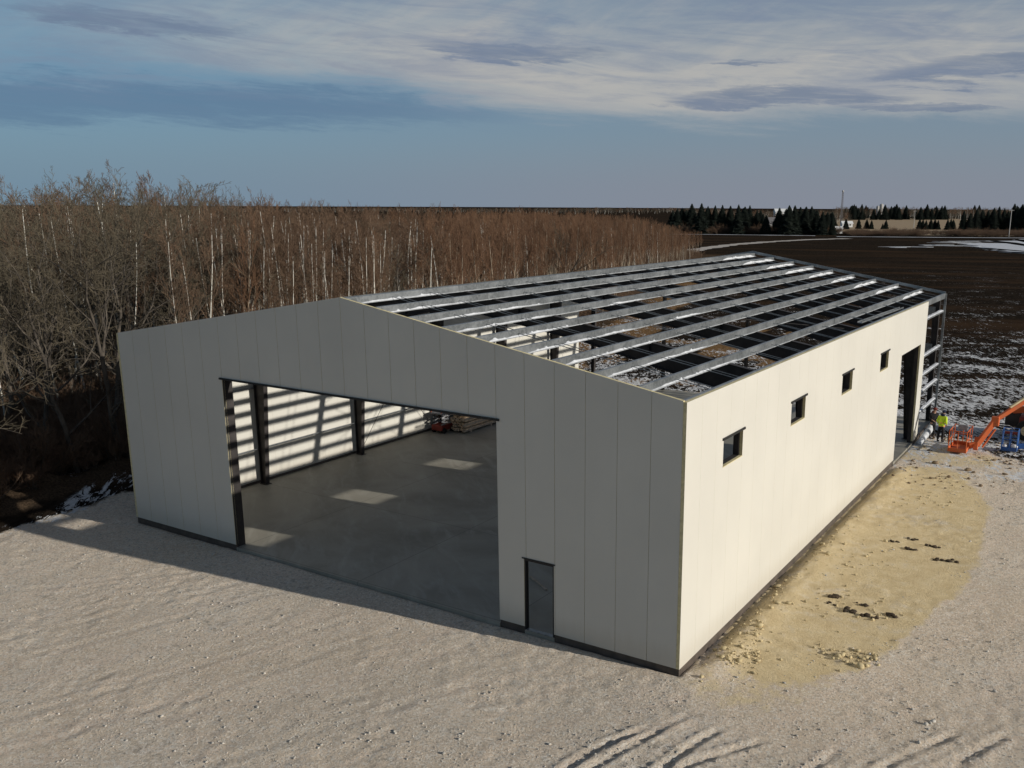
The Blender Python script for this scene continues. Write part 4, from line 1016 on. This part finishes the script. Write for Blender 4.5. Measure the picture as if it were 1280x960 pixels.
def conifer_parts(h, rad, seed):
    rg = np.random.default_rng(seed); V = []; Q = []
    n = int(h * 16)
    for i in range(n):
        t = i / n; z = .06 * h + t * h * .94; R = rad * (1 - t) ** .75 * rg.uniform(.6, 1.12) + .10
        a = rg.uniform(0, 6.28); dz = -.28 * R
        for k in range(3):
            b = a + k * 2.1 + rg.normal(0, .25); w = .30 * R + .10; c, s = math.cos(b), math.sin(b); o = len(V)
            V += [(c * .06, s * .06, z + .1), (c * R * .6 - s * w, s * R * .6 + c * w, z + dz * .6), (c * R, s * R, z + dz), (c * R * .6 + s * w, s * R * .6 - c * w, z + dz * .6)]; Q.append((o, o + 1, o + 2, o + 3))
            V += [(c * .06, s * .06, z + .1), (c * R * .55, s * R * .55, z + dz * .5 + .1 * R), (c * R, s * R, z + dz), (c * R * .55, s * R * .55, z + dz * .5 - .25 * R)]; Q.append((o + 4, o + 5, o + 6, o + 7))
    return np.array(V), np.array(Q)
MATS = {'broad': ('bark_grey', 'twig_grey'), 'birch': ('bark_birch', 'twig_birch'), 'poplar': ('bark_poplar', 'twig_red'), 'shrub': ('bark_grey', 'twig_birch')}
VAR = {}
for kind, seeds in (('broad', (11, 12, 13, 14, 15)), ('birch', (21, 22, 23, 24)), ('poplar', (31, 32, 33, 34)), ('shrub', (41, 42))):
    VAR[kind] = []
    for s in seeds:
        wd, tw = tree_parts(kind, s)
        if not wd: wd, tw = tw[:len(tw) // 12], tw[len(tw) // 12:]
        v, q = seg_mesh(wd, 6); mt = np_mesh('trunk', v, q, M[MATS[kind][0]], smooth=True, link=False)
        v, q = seg_mesh(tw, 3); mc = np_mesh('crown', v, q, M[MATS[kind][1]], link=False)
        VAR[kind].append((mt, mc)); print(kind, s, len(wd), len(tw))
def place_tree(kind, i, x, y, z, rz, sc, label, cat, group, name='bare_tree'):
    t = thing(name, label, cat, (x, y, z), group); t.rotation_euler.z = rz; t.scale = (sc[0], sc[0], sc[1])
    mt, mc = VAR[kind][i % len(VAR[kind])]
    for nm, me in (('trunk', mt), ('crown', mc)):
        o = bpy.data.objects.new(nm, me); COL.objects.link(o); o.parent = t
    return t
def to_px(x, y, z):
    d = Vector((x, y, z)) - CAMPOS; w = d.dot(FW)
    return (640 + 95.18 + 1144.48 * d.dot(RT) / w, 480 + 43.02 - 1144.48 * d.dot(UP) / w, w)
tr = np.random.default_rng(99); cand = []
DEPTH = 48
step = 2.75
yy = -9.0
while yy < 200:
    for dd in np.arange(.6, DEPTH, step):
        x0 = edge_x(np.array(yy)) ; x = float(x0) - dd + tr.normal(0, .8); y = yy + tr.normal(0, .9)
        if tr.random() < .08: continue
        px_, py_, w = to_px(x, y, 6)
        if w < 5 or px_ < -90 or px_ > 900: continue
        cand.append((w, x, y, px_, dd))
    yy += step
for k in range(420):
    yy = tr.uniform(4, 75); dd = tr.uniform(.2, 12); x = float(edge_x(np.array(yy))) - dd; px_, py_, w = to_px(x, yy, 6)
    if 225 < px_ < 500 and sum(1 for c in cand if c[4] < 0) < 85: cand.append((w, x, yy, px_, -dd))
cand.sort()
def choose(px_, dd, w, r):
    # what grows where, along the wood
    if px_ < 235: p = (.66, .28, .06)
    elif px_ < 330: p = (.30, .52, .18)
    elif px_ < 490: p = (.03, .86, .11)
    elif px_ < 580: p = (.02, .36, .62)
    else: p = (.012, .09, .898)
    return 'broad' if r < p[0] else ('birch' if r < p[0] + p[1] else 'poplar')
def hscale(px_, w):
    # crown heights read from the skyline
    top = np.interp(px_, [-100, 0, 60, 160, 230, 300, 380, 450, 600, 700, 800, 850, 880], [222, 228, 218, 207, 220, 236, 244, 250, 256, 258, 264, 276, 300])
    return 12.62 + (254 - top) / 1144 * w
LAB = {'broad': ('crooked leafless grey brown tree in the left end of the wood', 'bare tree', 'crooked grey brown trees of the wood'),
       'birch': ('slender white barked leafless birch in the wood beyond the shed', 'birch tree', 'white barked birches of the wood'),
       'poplar': ('thin leafless russet poplar in the wood beyond the shed roof', 'poplar tree', 'thin russet poplars of the wood')}
NM = {'broad': 'bare_tree', 'birch': 'birch_tree', 'poplar': 'poplar_tree'}
VH = {k: [max(v.co.z for v in c.vertices) for _, c in VAR[k]] for k in VAR}
far_pts = []
for n_, (w, x, y, px_, dd) in enumerate(cand):
    kind = choose(px_ + tr.normal(0, 25), dd, w, tr.random())
    if dd < 0: kind = 'birch'
    if kind == 'birch' and px_ < 150 and dd < 6: kind = 'broad'
    i = int(tr.integers(0, 99)) % len(VAR[kind])
    hh = hscale(px_, w) * tr.uniform(.80, 1.0)
    if tr.random() < .05: hh *= 1.06
    hh = min(max(hh, 7), 17); thin = .72 if kind == 'birch' and w < 62 else 1.0; sz_ = hh / VH[kind][i]; sx_ = sz_ * tr.uniform(.85, 1.15) * thin; rz = tr.uniform(0, 6.28)
    if px_ > 780: sx_ *= .9
    z = hz(x, y) if w < 90 else -.1
    if n_ < 284: place_tree(kind, i, x, y, z - .02, rz, (sx_, sz_), *LAB[kind], name=NM[kind])
    else: far_pts.append((x, y, z, rz, sx_, sz_, kind, i))
print('trees', len(cand), 'stuff', len(far_pts))

def gn_scatter(name, pts, sources, label, cat, kind_name):
    """pts rows: x y z rz sx sz index ; sources: list of lists of objects instanced together"""
    A = np.array(pts, float)
    me = bpy.data.meshes.new(name); me.vertices.add(len(A)); me.vertices.foreach_set('co', A[:, :3].astype(np.float32).ravel())
    rot = np.zeros((len(A), 3), np.float32); rot[:, 2] = A[:, 3]; sc_ = np.stack([A[:, 4], A[:, 4], A[:, 5]], -1).astype(np.float32)
    for nm, d in (('rot', rot), ('scl', sc_)): at = me.attributes.new(nm, 'FLOAT_VECTOR', 'POINT'); at.data.foreach_set('vector', d.ravel())
    at = me.attributes.new('pick', 'INT', 'POINT'); at.data.foreach_set('value', A[:, 6].astype(np.int32))
    o = bpy.data.objects.new(name, me); COL.objects.link(o)
    g = bpy.data.node_groups.new(name, 'GeometryNodeTree'); g.interface.new_socket('Geometry', in_out='INPUT', socket_type='NodeSocketGeometry'); g.interface.new_socket('Geometry', in_out='OUTPUT', socket_type='NodeSocketGeometry')
    N = g.nodes.new; Lk = g.links.new; gi = N('NodeGroupInput'); go = N('NodeGroupOutput')
    jall = N('GeometryNodeJoinGeometry')
    for src in reversed(sources):
        jj = N('GeometryNodeJoinGeometry')
        for ob in src:
            oi = N('GeometryNodeObjectInfo'); oi.inputs['Object'].default_value = ob; oi.transform_space = 'ORIGINAL'; Lk(oi.outputs['Geometry'], jj.inputs[0])
        gti = N('GeometryNodeGeometryToInstance'); Lk(jj.outputs[0], gti.inputs[0]); Lk(gti.outputs[0], jall.inputs[0])
    iop = N('GeometryNodeInstanceOnPoints'); Lk(gi.outputs[0], iop.inputs['Points']); Lk(jall.outputs[0], iop.inputs['Instance']); iop.inputs['Pick Instance'].default_value = True
    def na(nm, ty):
        n = N('GeometryNodeInputNamedAttribute'); n.data_type = ty; n.inputs[0].default_value = nm; return n.outputs[0]
    Lk(na('pick', 'INT'), iop.inputs['Instance Index']); Lk(na('rot', 'FLOAT_VECTOR'), iop.inputs['Rotation']); Lk(na('scl', 'FLOAT_VECTOR'), iop.inputs['Scale'])
    Lk(iop.outputs[0], go.inputs[0])
    md = o.modifiers.new('scatter', 'NODES'); md.node_group = g
    return tag(o, label, cat, kind='stuff')
# one real object of every variant to instance from
SRC = []; SIDX = {}
byme = {}
for ob in COL.objects:
    if ob.type == 'MESH' and ob.name.split('.')[0] in ('trunk', 'crown'): byme.setdefault(ob.data.name, ob)
for kind in ('broad', 'birch', 'poplar'):
    for i, (mt, mc) in enumerate(VAR[kind]):
        if mt.name in byme: SIDX[(kind, i)] = len(SRC); SRC.append([byme[mt.name], byme[mc.name]])
rows = []
for x, y, z, rz, sx_, sz_, kind, i in far_pts:
    k = SIDX.get((kind, i))
    if k is None: k = next(v for kk, v in SIDX.items() if kk[0] == kind)
    rows.append((x, y, z, rz, sx_, sz_, k))
gn_scatter('wood', rows, SRC, 'deeper part of the leafless russet wood beyond the shed', 'wood', 'stuff')
# undergrowth
sh = place_tree('shrub', 0, -30.9, 8.6, hz(-30.9, 8.6), .4, (1.1, 1.0), 'bare shrub at the edge of the wood behind the left wall', 'shrub', None, 'bare_shrub')
sh2 = place_tree('shrub', 1, -31.6, 4.0, hz(-31.6, 4.0), 1.4, (1.0, .8), 'low bare shrub on the dark soil bank beside the shed', 'shrub', None, 'bare_shrub')
rows = []
for k in range(1500):
    y = -8 + 208 * tr.random() ** 1.5; dd = abs(tr.normal(0, 1)) * 9 - 1.2; x = float(edge_x(np.array(y))) - dd
    if to_px(x, y, 1)[0] > 875: continue
    s_ = tr.uniform(.6, 1.35) * (1 if dd > .5 else .6); rows.append((x, y, hz(x, y) if y < 80 else -.1, tr.uniform(0, 6.28), s_, s_ * tr.uniform(.8, 1.2), int(tr.integers(0, 2))))
gn_scatter('undergrowth', rows, [list(sh.children), list(sh2.children)], 'bare brushy undergrowth on the floor of the wood', 'undergrowth', 'stuff')

# ------------------------------------------------------------------ far side of the field
CON = []
for s in range(4):
    v, q = conifer_parts(12, 3.4, 300 + s); CON.append(np_mesh('crown', v, q, M['needles'], link=False))
tm_ = MB(); tm_.tube((0, 0, -.2), (0, 0, 9), .18, .05, 6); tk = tm_.build('trunk', M['bark_grey']); TRK = tk.data; bpy.data.objects.remove(tk)
def ray_ground(px_, w, z=-.1):
    d = FW + RT * ((px_ - 640 - 95.18) / 1144.48); d = Vector((d.x, d.y, 0)); 
    # point at depth w along FW with height z
    a = (px_ - 735.18) / 1144.48
    b_ = (z - CAMPOS.z - w * FW.z - w * a * RT.z) / UP.z / w
    p = CAMPOS + (FW + RT * a + UP * b_) * w
    return p
def conifer(px_, w, top, label, group, i, cat='spruce tree', wide=1.0):
    p = ray_ground(px_, w); h = 12.62 + (258 + (px_ - 736) * .0047 - top) / 1144 * w
    t = thing('spruce_tree', label, cat, (p.x, p.y, -.1), group); t.rotation_euler.z = i * 1.7; k = h / 12.0; t.scale = (k * wide, k * wide, k)
    for nm, me in (('trunk', TRK), ('crown', CON[i % 4])):
        o = bpy.data.objects.new(nm, me); COL.objects.link(o); o.parent = t
cr = random.Random(5)
row1 = [(846, 260), (852, 259), (864, 254), (876, 253.5), (884, 257), (893, 256), (902, 255.5), (912, 256.5), (922, 255), (930, 257.5), (936, 256), (945, 262), (953, 266), (957, 268)]
for i, (px_, top) in enumerate(row1): conifer(px_, 455 + cr.uniform(-14, 14), top, 'tall dark spruce in the left clump across the black field', 'spruces of the left clump across the field', i, wide=cr.uniform(1.0, 1.45))
for i in range(13): conifer(cr.uniform(840, 958), 478 + cr.uniform(-10, 22), cr.uniform(259, 268), 'tall dark spruce in the left clump across the black field', 'spruces of the left clump across the field', i, wide=cr.uniform(1.3, 1.9))
row2 = [(973, 259), (985, 256), (992, 256), (999, 258), (1006, 257.5), (1013, 257), (1020, 261), (1027, 263), (1033, 264), (1040, 272)]
for i, (px_, top) in enumerate(row2): conifer(px_, 448 + cr.uniform(-14, 14), top, 'dark spruce in the right clump beside the white farm house', 'spruces of the right clump across the field', i + 3, wide=cr.uniform(1.1, 1.5))
for i in range(11): conifer(cr.uniform(978, 1040), 470 + cr.uniform(-8, 16), cr.uniform(260, 270), 'dark spruce in the right clump beside the white farm house', 'spruces of the right clump across the field', i, wide=cr.uniform(1.3, 1.8))
for i, (px_, top) in enumerate([(1057, 272), (1073, 272), (1083, 272.5), (1089, 274), (1103, 278), (1107, 273.5), (1149, 272), (1153, 273), (1157, 274), (1163, 272), (1168, 272.5), (1172, 274), (1184, 273), (1188, 272.5), (1191, 273)]):
    conifer(px_, 560 + cr.uniform(-10, 10), top, 'small dark spruce standing in the tan stubble field', 'small spruces in the stubble field', i, 'spruce tree', 1.3)
for i, (px_, top) in enumerate([(1203, 262), (1211, 265), (1219, 260), (1226, 261), (1233, 262), (1240, 259), (1247, 262), (1253, 264), (1258, 263), (1265, 254), (1270, 258), (1275, 254.5), (1282, 256), (1290, 255)]):
    conifer(px_, 500 + cr.uniform(-16, 16), top, 'dark spruce in the grove at the right end of the far field', 'spruces of the right end grove', i + 1, wide=cr.uniform(1.0, 1.5))
# bare scrub and far woods
rows = []
for k in range(330):
    px_ = cr.uniform(1055, 1300); w = 420 + cr.uniform(0, 40) + (px_ - 1055) * .02; p = ray_ground(px_, w)
    if abs(px_ - 1165) < 18 and cr.random() < .8: continue
    s_ = cr.uniform(.7, 1.5); rows.append((p.x, p.y, -.2, cr.uniform(0, 6.3), s_ * 2.2, s_, k % 2))
for k in range(120):
    px_ = cr.uniform(838, 1050); w = 448 + cr.uniform(-6, 14); p = ray_ground(px_, w); s_ = cr.uniform(1.3, 2.2); rows.append((p.x, p.y, -.2, cr.uniform(0, 6.3), s_ * 1.5, s_, k % 2))
gn_scatter('scrub_row', rows, [list(sh.children), list(sh2.children)], 'row of brown bare scrub along the far edge of the black field', 'scrub', 'stuff')
rows = []
for k in range(700):
    px_ = cr.uniform(1040, 1310); w = cr.uniform(1050, 1500); p = ray_ground(px_, w); s_ = cr.uniform(.8, 1.35); rows.append((p.x, p.y, -.5, cr.uniform(0, 6.3), s_ * 1.8, s_, cr.randrange(len(SRC))))
for k in range(420):
    px_ = cr.uniform(870, 1060); w = cr.uniform(640, 1300); p = ray_ground(px_, w); s_ = cr.uniform(.6, 1.0); rows.append((p.x, p.y, -.5, cr.uniform(0, 6.3), s_ * 2., s_, cr.randrange(len(SRC))))
for k in range(900):
    px_ = cr.uniform(-60, 900); w = cr.uniform(1500, 2600); p = ray_ground(px_, w); s_ = cr.uniform(.5, 1.0) if px_ < 700 else cr.uniform(.7, 1.2); rows.append((p.x, p.y, -.5, cr.uniform(0, 6.3), s_ * 4., s_, cr.randrange(len(SRC))))
gn_scatter('far_wood', rows, SRC, 'low band of far bare woods along the horizon', 'far wood', 'stuff')
cs = [o for o in COL.objects if o.type == 'MESH' and o.data in CON][:4]
rows = []
for k in range(60):
    px_ = cr.choice([cr.uniform(1060, 1300), cr.gauss(1160, 14), cr.gauss(1112, 8), cr.gauss(1068, 8)]); w = cr.uniform(1000, 1250); p = ray_ground(px_, w); s_ = cr.uniform(.9, 1.5); rows.append((p.x, p.y, -.5, cr.uniform(0, 6.3), s_ * 1.3, s_, k % 4))
gn_scatter('far_evergreens', rows, [[c] for c in cs], 'dark evergreens in the far woods on the horizon', 'far evergreens', 'stuff')
# buildings and masts
M['white_paint'] = simple('white_painted_boards', (.74, .73, .70), .7, 0, .06, 1)
M['roof_grey'] = simple('grey_shingle_roof', (.16, .15, .15), .85, 0, .2, 2)
M['glass_dark'] = simple('dark_window_glass', (.03, .035, .04), .15)
M['concrete'] = simple('pale_concrete', (.45, .43, .40), .8, 0, .08, .3)
def house(name, px_, w, wx, dy, hw, hr, label, cat='house', roofmat='roof_grey', rz=.54):
    p = ray_ground(px_, w); t = thing(name, label, cat, (p.x, p.y, -.1)); t.rotation_euler.z = rz
    def loc(mb, nm, mt, par):
        o = mb.build(nm, mt); o.parent = par; return o
    b_ = MB(); b_.box(-wx / 2, wx / 2, -dy / 2, dy / 2, 0, hw); b_.add([(-wx / 2, -dy / 2, hw), (-wx / 2, dy / 2, hw), (-wx / 2, 0, hr - .15), (wx / 2, -dy / 2, hw), (wx / 2, dy / 2, hw), (wx / 2, 0, hr - .15)], [(0, 1, 2), (5, 4, 3)]); loc(b_, 'wall', M['white_paint'], t)
    r = MB(); e = .4
    for s in (-1, 1): r.add([(-wx / 2 - e, s * (dy / 2 + e), hw - .25), (wx / 2 + e, s * (dy / 2 + e), hw - .25), (wx / 2 + e, 0, hr), (-wx / 2 - e, 0, hr), (-wx / 2 - e, s * (dy / 2 + e), hw - .10), (wx / 2 + e, s * (dy / 2 + e), hw - .10), (wx / 2 + e, 0, hr + .15), (-wx / 2 - e, 0, hr + .15)], [(0, 1, 2, 3), (7, 6, 5, 4), (0, 4, 5, 1), (1, 5, 6, 2), (3, 2, 6, 7), (0, 3, 7, 4)])
    loc(r, 'roof', M[roofmat], t)
    for k in (-.25, .25):
        wi = MB(); wi.box(wx * k - .5, wx * k + .5, -dy / 2 - .03, -dy / 2 - .005, 1.0, 2.2); f_ = loc(wi, 'window', M['white_paint'], t)
        wi = MB(); wi.box(wx * k - .4, wx * k + .4, -dy / 2 - .045, -dy / 2 - .032, 1.1, 2.1); loc(wi, 'pane', M['glass_dark'], f_)
    d = MB(); d.box(-.5, .5, -dy / 2 - .04, -dy / 2 - .005, .05, 2.1); loc(d, 'door', M['roof_grey'], t)
    return t
house('farm_house', 968, 500, 7, 6, 4.5, 7.5, 'white farm house between the two dark spruce clumps')
house('storage_shed', 1046, 470, 4.6, 4.0, 2.3, 3.4, 'small white storage shed beside the right spruce clump', 'shed', 'white_paint')
house('long_barn', 979, 900, 18, 10, 9.0, 11.6, 'long white roofed barn above the far brown woods', 'barn', 'white_paint')
house('farm_cottage', 1058, 620, 7, 5, 2.6, 4.0, 'low white roofed cottage among brown far trees', 'cottage', 'white_paint')
for px_, r_, h_ in ((1096.3, 1.9, 14.6), (1100.8, 2.3, 17.0)):
    p = ray_ground(px_, 1150); t = thing('grain_silo', 'shorter pale grain silo on the horizon' if r_ < 2.2 else 'taller pale grain silo on the horizon', 'silo', (p.x, p.y, -.2))
    b_ = MB(); b_.tube((p.x, p.y, -.2), (p.x, p.y, h_), r_, n=18); b_.build('tank', M['concrete'], t, smooth=False)
    b_ = MB(); b_.tube((p.x, p.y, h_), (p.x, p.y, h_ + 1.2), r_ * 1.03, .3, 18); b_.build('cap', M['concrete'], t)
p = ray_ground(1051, 700); t = thing('lattice_mast', 'tall thin steel mast with a round tank on top', 'mast', (p.x, p.y, -.2))
b_ = MB()
for k in range(3):
    a = k * 2.094; b_.tube((p.x + .8 * math.cos(a), p.y + .8 * math.sin(a), -.2), (p.x + .5 * math.cos(a), p.y + .5 * math.sin(a), 24.5), .16, .13, 6)
for k in range(16):
    z0 = 1.5 * k; 
    for q in range(3):
        a = q * 2.094; c = a + 2.094; b_.tube((p.x + .78 * math.cos(a), p.y + .78 * math.sin(a), z0), (p.x + .72 * math.cos(c), p.y + .72 * math.sin(c), z0 + 1.5), .06, n=4)
b_.build('lattice', M['roof_grey'], t)
b_ = MB(); b_.ball((p.x, p.y, 25.0), .8, 10); b_.build('tank', M['concrete'], t, smooth=True)
for px_, w, top, lb in ((1142, 600, 11.3, 'farther utility pole in the tan stubble field'), (1261, 425, 12.4, 'utility pole before the right end spruce grove')):
    p = ray_ground(px_, w); t = thing('utility_pole', lb, 'utility pole', (p.x, p.y, -.2))
    b_ = MB(); b_.tube((p.x, p.y, -.2), (p.x, p.y, top), .19, .14, 8); b_.build('pole', M['concrete'], t)
    b_ = MB(); b_.beam((p.x - 1.1, p.y - .6, top - .5), (p.x + 1.1, p.y + .6, top - .5), .12, .14); b_.build('crossarm', M['concrete'], t)
